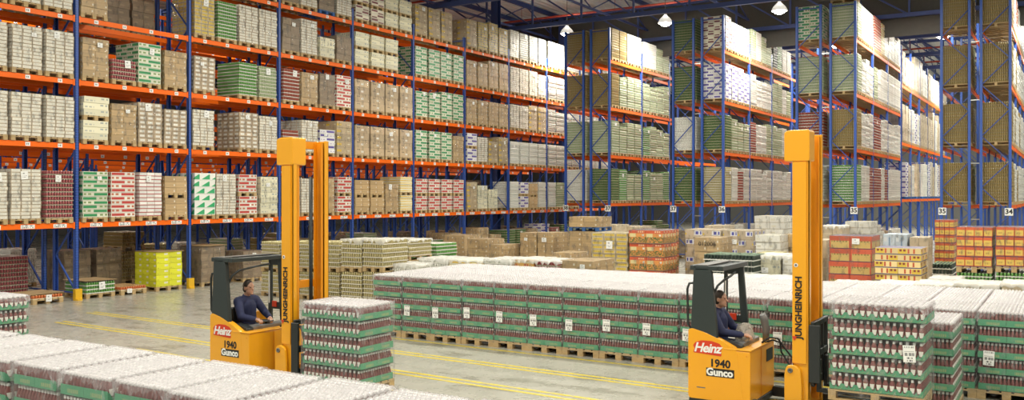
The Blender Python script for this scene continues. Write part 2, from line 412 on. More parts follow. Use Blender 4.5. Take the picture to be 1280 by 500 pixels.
def cap_mesh(w, d, var=0):                   # cloudy film sheet lying over a load with a ragged hem
    key = ('cap', round(w, 2), round(d, 2), var)
    if key in _cache: return _cache[key]
    r = random.Random(var + 31); b = MB(); n = 12
    for j in range(n + 1):
        for i in range(n + 1):
            b.v.append(((i / n - .5) * (w + .03), (j / n - .5) * (d + .03), .012 + r.uniform(0, .022)))
    for j in range(n):
        for i in range(n):
            q = j * (n + 1) + i; b.face([q, q + 1, q + n + 2, q + n + 1], 0, smooth=True)
    rim = [i for i in range(n + 1)] + [j * (n + 1) + n for j in range(1, n + 1)] + [n * (n + 1) + i for i in range(n - 1, -1, -1)] + [j * (n + 1) for j in range(n - 1, 0, -1)]
    base = len(b.v)
    for q in rim:
        x, y, z = b.v[q]; b.v.append((x * 1.012, y * 1.012, z - r.choice((.03, .05, .08, .12, .16))))
    for i in range(len(rim)):
        j = (i + 1) % len(rim); b.face([rim[j], rim[i], base + i, base + j], 0, smooth=True)
    _cache[key] = b.mesh('film_sheet', M['filmcap']); return _cache[key]

# ------------------------------------------------------------------ camera
cd = bpy.data.cameras.new('camera'); cam = bpy.data.objects.new('camera', cd); COL.objects.link(cam)
cam.location = (0, 0, H); cam.rotation_euler = (PI / 2, 0, TH)
cd.sensor_width = 36; cd.lens = F / 1280 * 36; cd.shift_y = -(250 - Y0) / 1280; cd.clip_end = 400
SC.camera = cam

# ------------------------------------------------------------------ the hall (x = to the right across the racks, y = along the racks)
XL, XR, YB, YF, ZC = -66., 22., 96., -14., 14.2
k = NT('worn concrete floor'); o = k.obj()
n1 = k.noise(.35, o, 6., .6); n2 = k.noise(2.2, o, 6., .65); n3 = k.noise(22., o, 4., .6)
c = k.mix(n1, (.30, .285, .245), (.50, .48, .42)); c = k.mix(k.math('MULTIPLY', n2, .5), c, (.56, .54, .47))
st = k.math('MULTIPLY', k.math('GREATER_THAN', k.noise(1.1, k.obj((.6, 1.6, 1)), 7., .7), .57), .55); c = k.mix(st, c, (.20, .185, .14))
c = k.mix(k.math('MULTIPLY', n3, .25), c, (.25, .24, .21))
rg = k.math('ADD', .10, k.math('MULTIPLY', n2, .36))
fm = k.done(k.bsdf(c, rg, bump=n3, bumpd=.05, spec=.5))
b = MB(); b.box(XL, XR, YF, YB, -.2, 0); struct('floor', b.mesh('floor', fm))
dk = plain('grey roof deck', (.74, .77, .78), .6, scale=.4, vary=.15)
b = MB(); x = XL; z1 = ZC
pts = []
while x < XR:
    pts += [(x, z1), (x + .16, z1), (x + .22, z1 + .1), (x + .38, z1 + .1)]; x += .44
n = len(pts)
for (px, pz) in pts: b.v += [(px, YF, pz), (px, YB, pz)]
for i in range(n - 1): b.face([2 * i, 2 * i + 1, 2 * i + 3, 2 * i + 2])
struct('ceiling', b.mesh('ceiling', dk))
wm = plain('grey wall sheet', (.16, .16, .15), .7, scale=.5)
b = MB(); b.box(XL, XR, YB, YB + .2, 0, ZC + .1); struct('wall_back', b.mesh('wall', wm))
b = MB(); b.box(XL - .2, XL, YF, YB, 0, ZC + .1); struct('wall_left', b.mesh('wall', wm))
# yellow floor lines (worn paint, double)
lp = NT('worn yellow floor paint'); nz = lp.noise(5., lp.obj(), 6., .7)
lpm = lp.done(lp.bsdf(lp.mix(lp.math('MULTIPLY', lp.math('GREATER_THAN', nz, .55), .55), (.74, .58, .05), (.46, .42, .27)), .4))
def floor_line(u0, v0, u1, v1, w=.075):
    d = Vector((-(v1 - v0), u1 - u0, 0)); L = d.length; d.normalize(); nn = Vector((-d.y, d.x, 0)) * w / 2
    a, e = Vector((-v0, u0, .001)), Vector((-v1, u1, .001))
    b = MB(); b.prism([((a + nn).x, (a + nn).y), ((e + nn).x, (e + nn).y), ((e - nn).x, (e - nn).y), ((a - nn).x, (a - nn).y)], .0005, .004, axis='z')
    return b
for i, (ua, va, ub, vb) in enumerate(((14.42, 22, 13.5, 0), (12.95, 21, 12.0, 1), (11.42, 16, 10.75, 0), (15.18, 13, 14.95, 0))):
    b = floor_line(ua, va, ub, vb); b2 = floor_line(ua - .2, va, ub - .2, vb)
    for q, bb in enumerate((b, b2) if i < 3 else (b,)):
        struct('trim_%d' % (i * 2 + q + 1), bb.mesh('line', lpm))

# roof steelwork
def truss(u):
    b = MB(); zb, zt = 12.0, 13.9
    b.box(XL + .1, XR - .1, u - .09, u + .09, zb - .1, zb + .1); b.box(XL + .1, XR - .1, u - .09, u + .09, zt - .1, zt + .1)
    x = XL + 1.2; i = 0
    while x < XR - 4:
        b.beam((x, u, zb), (x, u, zt), .09, .09); b.beam((x, u, zt), (x + 2.9, u, zb), .08, .08); x += 2.9
    o = struct('roof_truss', b.mesh('truss', M['navy'])); return o
for u in (34.2, 41.0, 48.1, 55, 62, 69, 76, 83): truss(u)
b0 = MB()
for xx in (-29.6, -26.8, -20.8, -14.9, -9.0, -3.0, 3., 9.):
    b = MB(); b.box(xx - .07, xx + .07, 20, YB - 1, 13.92, 14.16); b.box(xx - .05, xx + .05, 30, YB - 1, 12.55, 12.65)
    y = 34.2
    while y < 90:
        b.beam((xx, y, 12.6), (xx, y + 3.5, 14.), .05, .05); b.beam((xx, y + 3.5, 14.), (xx, y + 7, 12.6), .05, .05); y += 7
    struct('roof_purlin', b.mesh('purlin', M['navy']))
V0_ = 24.86
cm = plain('grey smoke curtain cloth', (.055, .053, .048), .8, scale=6, vary=.18)
b = MB(); b.box(XL + .2, XR - .2, 48.3, 48.33, 11.0, 14.1); struct('trim_9', b.mesh('curtain', cm))
for y in (40.6, 48.1, 55.):
    b = MB(); x0 = -V0_ - 1.141 - .25
    b.box(x0 - .19, x0 + .19, y - .19, y - .17, 0, 13.85); b.box(x0 - .19, x0 + .19, y + .17, y + .19, 0, 13.85); b.box(x0 - .02, x0 + .02, y - .18, y + .18, 0, 13.85)
    struct('steel_column', b.mesh('column', M['navy']))
for i, (u, z) in enumerate(((37.4, 13.2), (44.6, 13.2), (58.6, 12.9), (65.6, 12.9), (72.6, 12.9))):
    b = MB(); b.tube([(XL + .5, u, z), (XR - .5, u, z)], .06, 8)
    b2 = MB()
    o = link('sprinkler_pipe', b.mesh('pipe', M['redpipe'])); tag(o, 'red sprinkler pipe under the roof deck, %s counted from the front' % ('first', 'second', 'third', 'fourth', 'fifth', 'sixth')[i], 'pipe', 'sprinkler pipes under the roof')
    for q in range(9):
        h = MB(); xx = -33 + q * 5.94; h.lathe([(.012, .06), (.012, ZC - z)], 6); link('hanger_rod', h.mesh('rod', M['redpipe']), o, (xx, u, z))

# ------------------------------------------------------------------ lamps
em = NT('lamp glow'); e = em.n('ShaderNodeEmission'); e.inputs[0].default_value = (1, .96, .86, 1); e.inputs[1].default_value = 110
em.done(e); M['glow'] = em.mat
k = NT('glowing acrylic reflector'); M['reflector'] = k.done(k.bsdf((.85, .85, .82), .4, emit=((1, .97, .88, 1), 1.1)))
LAMP_Z = 12.05
bell = MB(); bell.lathe([(.08, .40), (.14, .34), (.28, .20), (.37, .04), (.38, -.02), (.365, -.02), (.34, .05), (.26, .18), (.1, .31)], 20, caps=False)
bell = bell.mesh('reflector', M['reflector'])
gl = MB(); gl.lathe([(.002, -.17), (.13, -.15), (.24, -.09), (.28, .0), (.2, .10)], 16, caps=False); gl = gl.mesh('lamp_glass', M['glow'])
hk = MB(); hk.lathe([(.07, .42), (.09, .46), (.09, .62), (.05, .66), (.02, .68), (.015, 1.95)], 10); hk = hk.mesh('ballast', M['greyplastic'])
ORD = ['first', 'second', 'third', 'fourth', 'fifth', 'sixth', 'seventh', 'eighth', 'ninth', 'tenth', 'eleventh', 'twelfth', 'thirteenth', 'fourteenth', 'fifteenth', 'sixteenth', 'seventeenth', 'eighteenth', 'nineteenth', 'twentieth']
P_LAMP = 1300.
SHOWN = {(44, 0): 'round high bay lamp hanging at the end of the long left rack', (44, 1): 'round high bay lamp hanging above the aisle signed 37', (44, 2): 'round high bay lamp hanging above the aisle signed 36', (56, 2): 'small distant high bay lamp above the aisle signed 36, beyond the smoke curtain',
 (56, 3): 'distant high bay lamp showing under the grey smoke curtain', (68, 3): 'farther high bay lamp showing under the grey smoke curtain'}
for ui, u in enumerate((-4, 8, 20, 32, 44, 56, 68, 80)):
    for vi, v in enumerate((23.75, 17.95, 12.05, 6.15, .2, -5.8, 29.4, 35.2, 41.2)):
        if vi >= 5 and u > 44: continue
        if vi > 5 and u < 5: continue
        if vi == 0 and u < 44: continue
        vv = v
        ld = bpy.data.lights.new('high bay light', 'AREA'); ld.shape = 'DISK'; ld.size = .5; ld.energy = P_LAMP * (.4 if vi > 5 else 1.5 if u >= 44 else .9)
        ld.color = (1, .97, .85)
        lo = bpy.data.objects.new('high bay light', ld); COL.objects.link(lo); lo.location = (-vv, u, LAMP_Z - .2)
        if u >= 32 and vi < 6:                 # extra point light added above the lamp to brighten the roof deck
            ud = bpy.data.lights.new('added roof fill', 'POINT'); ud.energy = 70; ud.shadow_soft_size = .3; ud.color = (1, .97, .88)
            uo = bpy.data.objects.new('added roof fill', ud); COL.objects.link(uo); uo.location = (-vv, u, LAMP_Z + .75)
        if (u, vi) in SHOWN:
            lab = SHOWN[(u, vi)]
            o = thing('high_bay_lamp', lab, 'lamp', (-vv, u, LAMP_Z), 0, 'high bay lamps under the roof')
            link('reflector', bell, o); link('lamp_glass', gl, o); link('ballast', hk, o)

# ------------------------------------------------------------------ pallet racks
DEP = 1.141
def post_mesh(h):
    key = ('post', h)
    if key in _cache: return _cache[key]
    b = MB(); t = .012
    b.box(-.05, .05, -.06, -.06 + t, 0, h); b.box(-.05, .05, .06 - t, .06, 0, h); b.box(.05 - t, .05, -.06, .06, 0, h)
    b.box(-.09, .09, -.09, .09, 0, .012)
    _cache[key] = b.mesh('post', M['post']); return _cache[key]
def brace_mesh(h, dep):
    key = ('brace', h, dep)
    if key in _cache: return _cache[key]
    b = MB(); a = dep / 2 - .06; z = .25; i = 0; st = 1.05
    while z + st < h - .1:
        b.beam((-a if i % 2 else a, 0, z), (a if i % 2 else -a, 0, z + st), .035, .05, up=(0, 1, 0)); z += st; i += 1
    _cache[key] = b.mesh('bracing', M['blue']); return _cache[key]
def crossbar_mesh(dep):
    key = ('bar', dep)
    if key not in _cache:
        b = MB(); b.box(-dep / 2 + .06, dep / 2 - .06, -.02, .02, 0, .045); _cache[key] = b.mesh('crossbar', M['blue'])
    return _cache[key]
def beam_mesh(L):
    key = ('beam', L)
    if key in _cache: return _cache[key]
    b = MB(); l = L / 2 - .065
    b.box(-.025, .025, -l, l, -.07, .07); b.box(-.03, .012, -l, l, .07, .078)
    b.box(-.0, .034, -l - .0, -l + .05, -.1, .1); b.box(-.0, .034, l - .05, l, -.1, .1)
    _cache[key] = b.mesh('beam', M['orange']); return _cache[key]
BT = .08
def rack(label, vf, u0, nb, L, levels, h, side=1, tags=None, guard=False, hend=None):
    """one rack row: front plane at x=-vf, opening towards side (+1 = towards +x)"""
    o = thing('pallet_rack', label, 'rack', (-vf, u0, 0), 0, 'pallet racks')
    for i in range(nb + 1):
        hh = hend if (hend and i == 0) else h
        f = link('upright_frame', None, o, (0, L * i, 0)); f.empty_display_size = .2
        p = link('post', post_mesh(hh), f, (-side * .05, 0, 0), 0 if side > 0 else PI)
        link('post', post_mesh(hh), f, (-side * (DEP - .05), 0, 0), PI if side > 0 else 0)
        link('bracing', brace_mesh(hh, DEP), f, (-side * DEP / 2, 0, 0))
        for zz in (.2, hh - .16): link('crossbar', crossbar_mesh(DEP), f, (-side * DEP / 2, 0, zz))
        if guard:
            b = MB(); b.prism([(-.03, -.11), (.1, -.11), (.1, .1), (-.03, .1)], 0, .34, axis='z')
            b.prism([(.1, -.11), (.16, -.09), (.16, .07), (.1, .1)], 0, .05, axis='z')
            link('post_guard', b.mesh('guard', M['yellow']), f)
    bm = beam_mesh(L)
    for i in range(nb):
        for li, z in enumerate(levels):
            fb = link('beam', bm, o, (-side * .035 if side > 0 else .035, L * (i + .5), z), 0 if side > 0 else PI)
            link('beam', bm, o, (-side * (DEP - .035), L * (i + .5), z), PI if side > 0 else 0)
            if tags:
                for q in range(4):
                    m_ = tag_a if li == 0 and tags == 2 else tag_b
                    t = link('location_tag', m_, fb, (.028, (q - 1.5) * .95 + .05, -.0 if li else 0))
    return o
b = MB(); b.box(-.002, .002, -.2, .2, -.055, .055); 
# uv of the +x face runs along y
tag_a = b.mesh('location_strip', M['beamstrip'])
b = MB(); b.box(-.002, .002, -.07, .07, -.055, .055); tag_b = b.mesh('location_tag', M['beamtag'])

LL = 3.992; V0 = 24.86; U00 = 15.753 - LL
LEVL = [2.205, 4.534, 6.415, 8.286, 10.111]; LEVA = [2.597, 5.053, 7.48, 9.887]
rack('long blue and orange rack running down the left side of the hall', V0, U00, 10, LL, LEVL, 10.7, 1, 2, True)
rack('rack row standing back to back behind the long left rack', V0 + 2 * DEP + .5, U00, 10, LL, LEVL, 10.7, -1)
rack('next rack row seen through the long left rack', V0 + 2 * DEP + 3.4, U00, 10, LL, LEVL, 10.7, 1, 1)
rack('third rack row back seen through the long left rack', V0 + 2 * DEP + 9.2, U00, 10, LL, LEVL, 10.7, 1, 1)
rack('fourth rack row back seen through the long left rack', V0 + 2 * DEP + 15., U00, 11, LL, LEVL, 10.7, 1, 1)
rack('farthest rack row back seen through the long left rack', V0 + 2 * DEP + 21., U00, 12, LL, LEVL, 10.7, 1, 1)
VA, SP, GAP, UE = 22.48, 5.94, .33, 41.416
names = ['38', '37', '37', '36', '36', '35', '35', '34']
def text_mesh(s, size, mat, shear=0., ext=.002, bold=.0, spacing=1.):
    cu = bpy.data.curves.new('lettering', 'FONT'); cu.body = s; cu.size = size; cu.align_x = 'CENTER'; cu.align_y = 'CENTER'
    cu.extrude = ext; cu.offset = bold; cu.shear = shear; cu.space_character = spacing; cu.resolution_u = 3
    o = bpy.data.objects.new('tmp_text', cu); COL.objects.link(o)
    bpy.context.view_layer.update()
    me = bpy.data.meshes.new_from_object(o.evaluated_get(bpy.context.evaluated_depsgraph_get()))
    bpy.data.objects.remove(o); me.materials.clear(); me.materials.append(mat); return me
for kx in range(4):
    a = VA - kx * SP
    nb = 4 if kx != 2 else 3
    rl = rack('end-on rack row under the sign %s, %s' % (names[2 * kx], 'behind the end of the long left rack' if kx == 0 else 'facing the aisle signed %s' % names[2 * kx]), a, UE, 2, LL, LEVA, 10.8, -1, hend=11.6)
    rr = rack('rack row under the sign %s, opening to the right' % names[2 * kx + 1] if kx != 1 else 'rack row under the sign 36, opening to the right', a - 2 * DEP - GAP, UE, nb, LL, LEVA, 10.8, 1, hend=11.6)
    for q, (rk, xx) in enumerate(((rl, .09), (rr, -.09))):
        s = link('number_sign', None, rk, (xx, -.085, 2.42)); s.empty_display_size = .1
        pb = MB(); pb.box(-.15, .15, -.008, .008, -.15, .15); link('plate', pb.mesh('plate', M['white']), s)
        t = link('digits', text_mesh(names[2 * kx + q], .27, M['ink'], bold=.008), s, (0, -.011, 0)); t.rotation_euler = (PI / 2, 0, 0)
    # distance ties between the two rows
    for z in (2.1, 4.4, 7.0, 9.4):
        b = MB(); b.box(-GAP + .003, -.003, -.02, .02, -.02, .02); link('row_tie', b.mesh('tie', M['chrome']), rl, (DEP + GAP, 0, z))
LEVF = [2.78, 5.95, 9.17]
rack('far rack row continuing behind the rack signed 35', VA - 2 * SP - 2 * DEP - GAP, UE + 3 * LL + .4, 7, 3.55, LEVF, 11.4, 1)
rack('far rack row continuing behind the rack signed 36', VA - SP - 2 * DEP - GAP, UE + 4 * LL + .4, 5, 3.55, LEVF, 11.4, 1)

# ------------------------------------------------------------------ loads on the long left rack, shelf by shelf, bay by bay
HL = [1.4, 1.2, 1.22, 1.28, 1.42]
LEFT = {
 5: ['- - - -', '- - - -', 'W W T T', 'B W B W', 'D2 D2 C2 C2', 'E E E -', 'E Y Y Y', 'W S S S', 'S S S S', 'S S S S'],
 4: ['- W W W', 'T - - -', 'Y q W W', 'B W C:.55 B:.8', 'C2 C2 C2 -', 'G G G G', 'T T T T', 'W W W W', 'S S S S', 'S S S S'],
 3: ['- W W W', 'T P:.55 G T', 'g - q A', 'M T B R', 't t t t', 'G G G G', 'T T T T', 'W W E E', 'S S S S', 'S S S S'],
 2: ['- W W W', 'C2 T g g', 'W - g W', 'M:.7 W U:.8 E', 't t t t', 'G G G T', 'U2 W E E', 'S S S S', 'S S S S', 'S S S S'],
 1: ['- W W P', 'G R r T2', 'V W R2 C', 'T W T R2', 'T2 T2 T:.75 y2', 'R2 R2 R2 R2', 'E C:.8 C:.7 -', 'S U2 T2 S', 'S A A A', 'S S S S']}
SHELF = {1: 'lowest shelf', 2: 'second shelf', 3: 'third shelf', 4: 'fourth shelf', 5: 'top shelf'}
def rackload(tok, w, d, hh, x, y, z, rz, where, grp):
    st = tok[0]; fac = float(tok.split(':')[1]) if ':' in tok else 1.
    jy = R.uniform(-.03, .03)
    wood = 'bluewood' if st == 'B' and R.random() < .4 else 'wood'
    if tok[1:2] == '2':
        lh = ST[st][3]; n = max(2, round((hh - .1) / 2 / lh)); g = n * lh
        load(st, w, d, g, (x, y + jy, z), rz, '%s, lower, %s' % (ST[st][0], where), grp, lab=False, filmed=False)
        load(st, w, d, g, (x, y + jy + R.uniform(-.02, .02), z + PH + g + .002), rz, '%s, upper, %s' % (ST[st][0], where), grp, lab=False, filmed=False)
    else:
        load(st, w, d, hh * fac, (x, y + jy, z), rz + R.uniform(-.012, .012), '%s, %s' % (ST[st][0], where), grp, wood=wood)
for lv, bays in LEFT.items():
    for bi, row in enumerate(bays):
        for q, tok in enumerate(row.split()):
            if tok == '-': continue
            y = U00 + LL * bi + .56 + q * .957
            where = 'long left rack, %s, bay %s, pallet %s' % (SHELF[lv], ('one', 'two', 'three', 'four', 'five', 'six', 'seven', 'eight', 'nine', 'ten')[bi], ('one', 'two', 'three', 'four')[q])
            w = .86 if tok[0] in 'WTgBtEVF' else .82
            rackload(tok, w, 1.16, HL[lv - 1] * R.choice((1, 1, .96)), -V0 - .555, y, LEVL[lv - 1] + BT, PI / 2, where, 'pallet loads on the long left rack')
# floor level of the left rack and behind it
def floorload(st, px0, px1, u, h, d=1.0, v=None, label='', w=None, **kw):
    pass
gx = -V0 - .6
G_ = 'pallet loads on the floor under the long left rack'
def gl_(st, y, h, label, x=gx, w=.9, d=1.1, rz=PI / 2, **kw):
    return load(st, w, d, h, (x, y, 0), rz, label, G_, **kw)
gl_('z', 14.85, .14, 'single layer of tins under cardboard, on pallet by the first yellow post guard', lab=True, x=gx + .1)
gl_('q', 16.55, .40, 'low green tin load beside the first yellow post guard', lab=True, w=.95)
gl_('z', 17.75 - .1, .14, 'single layer of orange tins on a pallet beside low green tins', x=gx + .05)
gl_('L', 19.0 - .02, 1.08, 'lime yellow carton load with cardboard lid beside second yellow post guard', w=.98, lab=False, filmed=False)
gl_('B', 20.75, 1.2, 'dark brown wrapped carton load right of the lime yellow cartons', w=1.0)
gl_('B', 22.5, .9, 'dark brown wrapped carton load, second right of the lime yellow cartons')
for i, (st, y, h) in enumerate((('Z', 24.3, 1.0), ('N', 25.4, .9), ('A', 26.6, 1.1), ('T', 28.5, .9), ('q', 29.6, .7), ('T', 31, 1.0), ('A', 32.4, .8), ('K', 33.6, .9), ('T', 35, 1.2), ('N', 36.2, .9), ('T', 37.4, 1.3), ('T', 38.6, 1.), ('K', 40., 1.1), ('K', 41.1, 1.1), ('T', 42.3, 1.1), ('U', 43.6, 1.3), ('P', 44.8, 1.1), ('K', 46, 1.2))):
    gl_(st, y, h, '%s, floor under left rack, %s beyond dark brown loads' % (ST[st][0], ORD[i]))
lid = MB(); lid.box(-.52, .52, -.58, .58, 0, .012); lidm = lid.mesh('cardboard_lid', M['card'])
for (y, z, lab) in ((14.85, PH + .12 + .012, 'flat cardboard sheet on the single layer of tins by first yellow guard'), (16.55, PH + .46 - .085 , 'loose cardboard sheet on the low green tin load'), (19., PH + 1.11 + .005, 'loose cardboard sheet on the lime yellow carton load'), (20.8, PH + 1.2 + .02, 'loose cardboard sheet on the dark brown load beside lime yellow cartons')):
    o = link('cardboard_sheet', lidm, None, (gx, y, z)); o.rotation_euler = (0, R.uniform(-.01, .01), PI / 2 + R.uniform(-.06, .06)); tag(o, lab, 'cardboard', 'loose cardboard sheets')
for i, (st, x, y, h, zz) in enumerate((('P', -27.4, 15.0, 1.1, 0), ('B', -27.2, 16.9, 1.25, 0), ('B', -27.2, 18.0, 1.3, 0), ('N', -28.6, 19.9, 1.0, 0), ('N', -28.6, 19.9, .5, 1.16), ('Z', -28.9, 21.3, 1.1, 0), ('S', -29.2, 22.6, 1.1, 0), ('S', -29.2, 23.8, .6, 0), ('N', -27.3, 25.4, 1.2, 0), ('Z', -27.3, 27.2, 1.1, 0), ('B', -27.3, 29., 1.2, 0), ('A', -27.3, 31., 1.2, 0), ('B', -27.3, 34., 1.2, 0), ('T', -27.3, 37., 1.2, 0), ('K', -27.3, 40., 1.2, 0), ('B', -27.3, 43., 1.2, 0), ('A', -30.4, 26, 1.1, 0), ('N', -30.4, 29, 1.2, 0), ('T', -30.4, 33, 1.2, 0), ('S', -30.4, 17, 1.2, 0))):
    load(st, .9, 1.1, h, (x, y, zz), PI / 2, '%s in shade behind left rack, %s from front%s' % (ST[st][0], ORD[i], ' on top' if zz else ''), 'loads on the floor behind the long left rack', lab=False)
# a few loads on the row behind, showing through empty places
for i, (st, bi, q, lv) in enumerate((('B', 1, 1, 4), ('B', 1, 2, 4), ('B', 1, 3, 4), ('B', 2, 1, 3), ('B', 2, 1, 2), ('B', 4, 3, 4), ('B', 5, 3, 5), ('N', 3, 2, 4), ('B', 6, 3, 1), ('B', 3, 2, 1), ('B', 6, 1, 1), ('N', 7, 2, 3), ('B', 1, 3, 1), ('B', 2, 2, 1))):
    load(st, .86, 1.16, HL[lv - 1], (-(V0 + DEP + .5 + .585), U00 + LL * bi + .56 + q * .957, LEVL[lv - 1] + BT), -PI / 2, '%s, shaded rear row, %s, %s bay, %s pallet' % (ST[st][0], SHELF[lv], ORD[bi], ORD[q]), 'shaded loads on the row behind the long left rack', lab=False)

# ------------------------------------------------------------------ loads on the end-on racks
AIS = {  # (rack, row) -> per level: end style, styles for following places
 (0, 'r'): ['KqAAqAAq', 'AAAAqAAA', 'NAAAAAAA', 'NNSSSSAA', 'SKq-AAKK'],
 (0, 'l'): ['S', 'A', 'N', 'N', 'A'],
 (1, 'r'): ['ZSMSSSSSSSSS', 'KAAAMSSAAASS', 'UUUUSSSSAASA', 'DUUUASAAkqSS', 'N-S-SA-S-KSS'],
 (1, 'l'): ['K', 'S', 'K', 'K', 'B'],
 (2, 'r'): ['qSSMMMSMSSSS', 'NSSSMMSSSSSS', 'ASSSASSSSSSS', 'ASSSMMZSSSSS', 'S-SB-SST-SSS'],
 (2, 'l'): ['S', 'M', 'A', 'G', 'T'],
 (3, 'r'): ['NNSSNSSSSSSS', 'NSNSSSNSSSSS', 'NSSNSSSSSSSS', 'NMSMMSSSSSSS', 'NNSSSNSSSSSS'],
 (3, 'l'): ['N', 'N', 'N', 'N', 'N']}
LV5 = LEVA + [0.]
SH5 = ['lowest shelf', 'second shelf', 'third shelf', 'top shelf', 'floor']
HA = [1.62, 1.62, 1.66, 1.5, 1.2]
for kx in range(4):
    a = VA - kx * SP
    for row, xb, rz, sg in (('l', -a + .57, -PI / 2, names[2 * kx]), ('r', -(a - 2 * DEP - GAP) - .57, PI / 2, names[2 * kx + 1])):
        for li, z in enumerate(LV5):
            sty = AIS[(kx, row)][li]
            if row == 'l': sty = sty + R.choice(('A', 'S', 'B')) * (1 if li < 4 else 0)
            for q, st in enumerate(sty):
                if st == '-': continue
                bi, qq = divmod(q, 4)
                y = UE + LL * bi + .60 + qq * .94
                pl = ('nearest the end' if q == 0 else '%s from end' % ORD[q])
                gname = '%s rack row signed %s' % (('left hand', 'right hand')[row == 'r'] if False else ['first', 'second', 'third', 'fourth', 'fifth', 'sixth', 'seventh', 'eighth'][2 * kx + (row == 'r')], sg)
                hh = HA[li] * (R.choice((1., 1., .93, .86)) if q else 1.)
                if li == 4: hh = R.choice((1.1, 1.3, 1.5))
                lb = '%s, %s, %s, %s' % (ST[st][0], gname, SH5[li], pl)
                load(st, .84, 1.18, hh, (xb, y + R.uniform(-.02, .02), z + (BT if z else 0)), rz, lb, 'pallet loads on the end-on racks', lab=(R.random() < .35))
load('B', .8, 1.1, .72, (-(VA - 2 * SP - 2 * DEP - GAP) - .6, UE + .62, LEVA[3] + BT + PH + 12 * .125 + .002), PI / 2, 'brown carton load stacked on the topmost load of the rack signed 35', 'pallet loads on the end-on racks', lab=False)
for li, z in enumerate(LEVF):
    for q in range(18):
        st = R.choice('WSSFWgTSUF'); bi, qq = divmod(q, 3)
        if R.random() < .08: continue
        load(st, .92, 1.16, R.uniform(1.7, 2.3) if li < 2 else R.uniform(1.4, 2.0), (-(VA - 2 * SP - 2 * DEP - GAP) - .57, UE + 3 * LL + .4 + bi * 3.55 + .68 + qq * 1.1, z + BT), PI / 2,
             '%s, far rack beyond sign 35, %s, %s along' % (ST[st][0], SH5[li] if li < 2 else 'top shelf', ORD[q]), 'tall loads on the far rack', lab=False, wood='bluewood' if li < 1 else 'wood')

# ------------------------------------------------------------------ ketchup pallets
M['sauce'] = plain('dark red sauce bottle', (.215, .062, .055), .25, vary=.2, scale=25, coat=.3)
M['capw'] = plain('white bottle cap', (.76, .74, .73), .45)
M['keystone'] = plain('white bottle label', (.84, .82, .76), .45)
k = NT('green cardboard tray'); u, v = k.uv()
nz = k.noise(55., k.obj((1, 1, 1)), 2.)
wv = k.math('FRACT', k.math('MULTIPLY', u, 2.5))
bm_ = k.math('MULTIPLY', k.math('MULTIPLY', k.band(wv, .28, .72), k.band(v, .22, .62)), k.math('GREATER_THAN', k.math('FRACT', k.math('MULTIPLY', u, 42.)), .45))
col = k.mix(k.attr('rnd'), (.07, .32, .17), (.10, .40, .22)); col = k.mix(k.math('MULTIPLY', bm_, .75), col, (.48, .46, .20))
M['tray'] = k.done(k.bsdf(col, .55, coat=.25, coatbump=k.noise(9., k.obj(), 4.)))
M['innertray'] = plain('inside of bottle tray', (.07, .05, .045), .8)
KW, KD, KL, KN = .768, 1.18, .242, 5
NXB, NYB = 14, 14
def bottle(b, x, y, z, n=10, lab=True):
    b.lathe([(.70, .004), (.96, .012), (1., .07), (1., .105), (.86, .135), (.52, .17), (.36, .186)], n, (x, y, z), .0275, .040, mats=[0] * 6)
    b.lathe([(.0170, .180), (.0190, .184), (.0180, .216)], n, (x, y, z), 1, 1, mats=[1, 1, 1])
    if lab:
        for sgn in (-1, 1):
            bb = len(b.v)
            for z_, hw in ((.045, .019), (.112, .029)):
                for f in (-1, -.5, 0, .5, 1):
                    q = hw * f; b.v.append((x + sgn * (.0275 * math.sqrt(1 - (q / .040) ** 2) + .0014), y + q * sgn, z + z_))
            for q in range(4): b.face([bb + q, bb + q + 1, bb + q + 6, bb + q + 5], 2)
def tray_mesh(zig):
    b = MB(); w, d = KW / 2 - .004, KD / 2 - .004; r = random.Random(3)
    b.box(-w, w, -d, d, 0, .008, 0, .5)
    for j in range(2):                                     # front and back walls, two trays wide
        x0 = -w + j * w; 
        for yy in (-d, d - .005): b.box(x0 + .002, x0 + w - .002, yy, yy + .005, 0, .100, 0, r.random(), metric=True)
    for sg in (-1, 1):                                     # long sides with cut-out edge
        x = sg * (w - .0025); n = 7; p = 2 * d / n
        for i in range(n):
            y0 = -d + i * p; poly = [(y0, 0), (y0 + p, 0), (y0 + p, .085), (y0 + p - .018, .088), (y0 + p * .72, .040), (y0 + p * .58, .040), (y0 + p * .5, .078), (y0 + p * .42, .040), (y0 + p * .28, .040), (y0 + .018, .088), (y0, .085)]
            if not zig: poly = [(y0, 0), (y0 + p, 0), (y0 + p, .088), (y0, .088)]
            b.prism(poly, x - .0025, x + .0025, axis='x')
    return b.mesh('cardboard_tray', M['tray'])
trayZ = tray_mesh(True)
def bpos(i, j): return -KW / 2 + .012 + (i + .5) * (KW - .024) / NXB, -KD / 2 + .012 + (j + .5) * (KD - .024) / NYB
def bottles_mesh(full, skip=None):
    b = MB()
    for i in range(NXB):
        for j in range(NYB):
            e = i in (0, NXB - 1) or j in (0, NYB - 1)
            if skip and skip(i, j): continue
            if e: bottle(b, *bpos(i, j), .008, 10, i in (0, NXB - 1))
            elif full:
                b.lathe([(.6, .10), (.36, .186)], 6, (*bpos(i, j), .008), .0275, .040, mats=[0]); b.lathe([(.0165, .182), (.0155, .214)], 7, (*bpos(i, j), .008), mats=[1, 1])
            elif i in (1, NXB - 2) or j in (1, NYB - 2):
                b.lathe([(1, .01), (1., .105), (.36, .186)], 6, (*bpos(i, j), .008), .0275, .040, mats=[0, 0])
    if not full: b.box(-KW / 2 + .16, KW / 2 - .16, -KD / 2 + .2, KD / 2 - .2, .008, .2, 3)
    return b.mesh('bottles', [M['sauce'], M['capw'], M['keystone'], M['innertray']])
botE, botF = bottles_mesh(False), bottles_mesh(True)
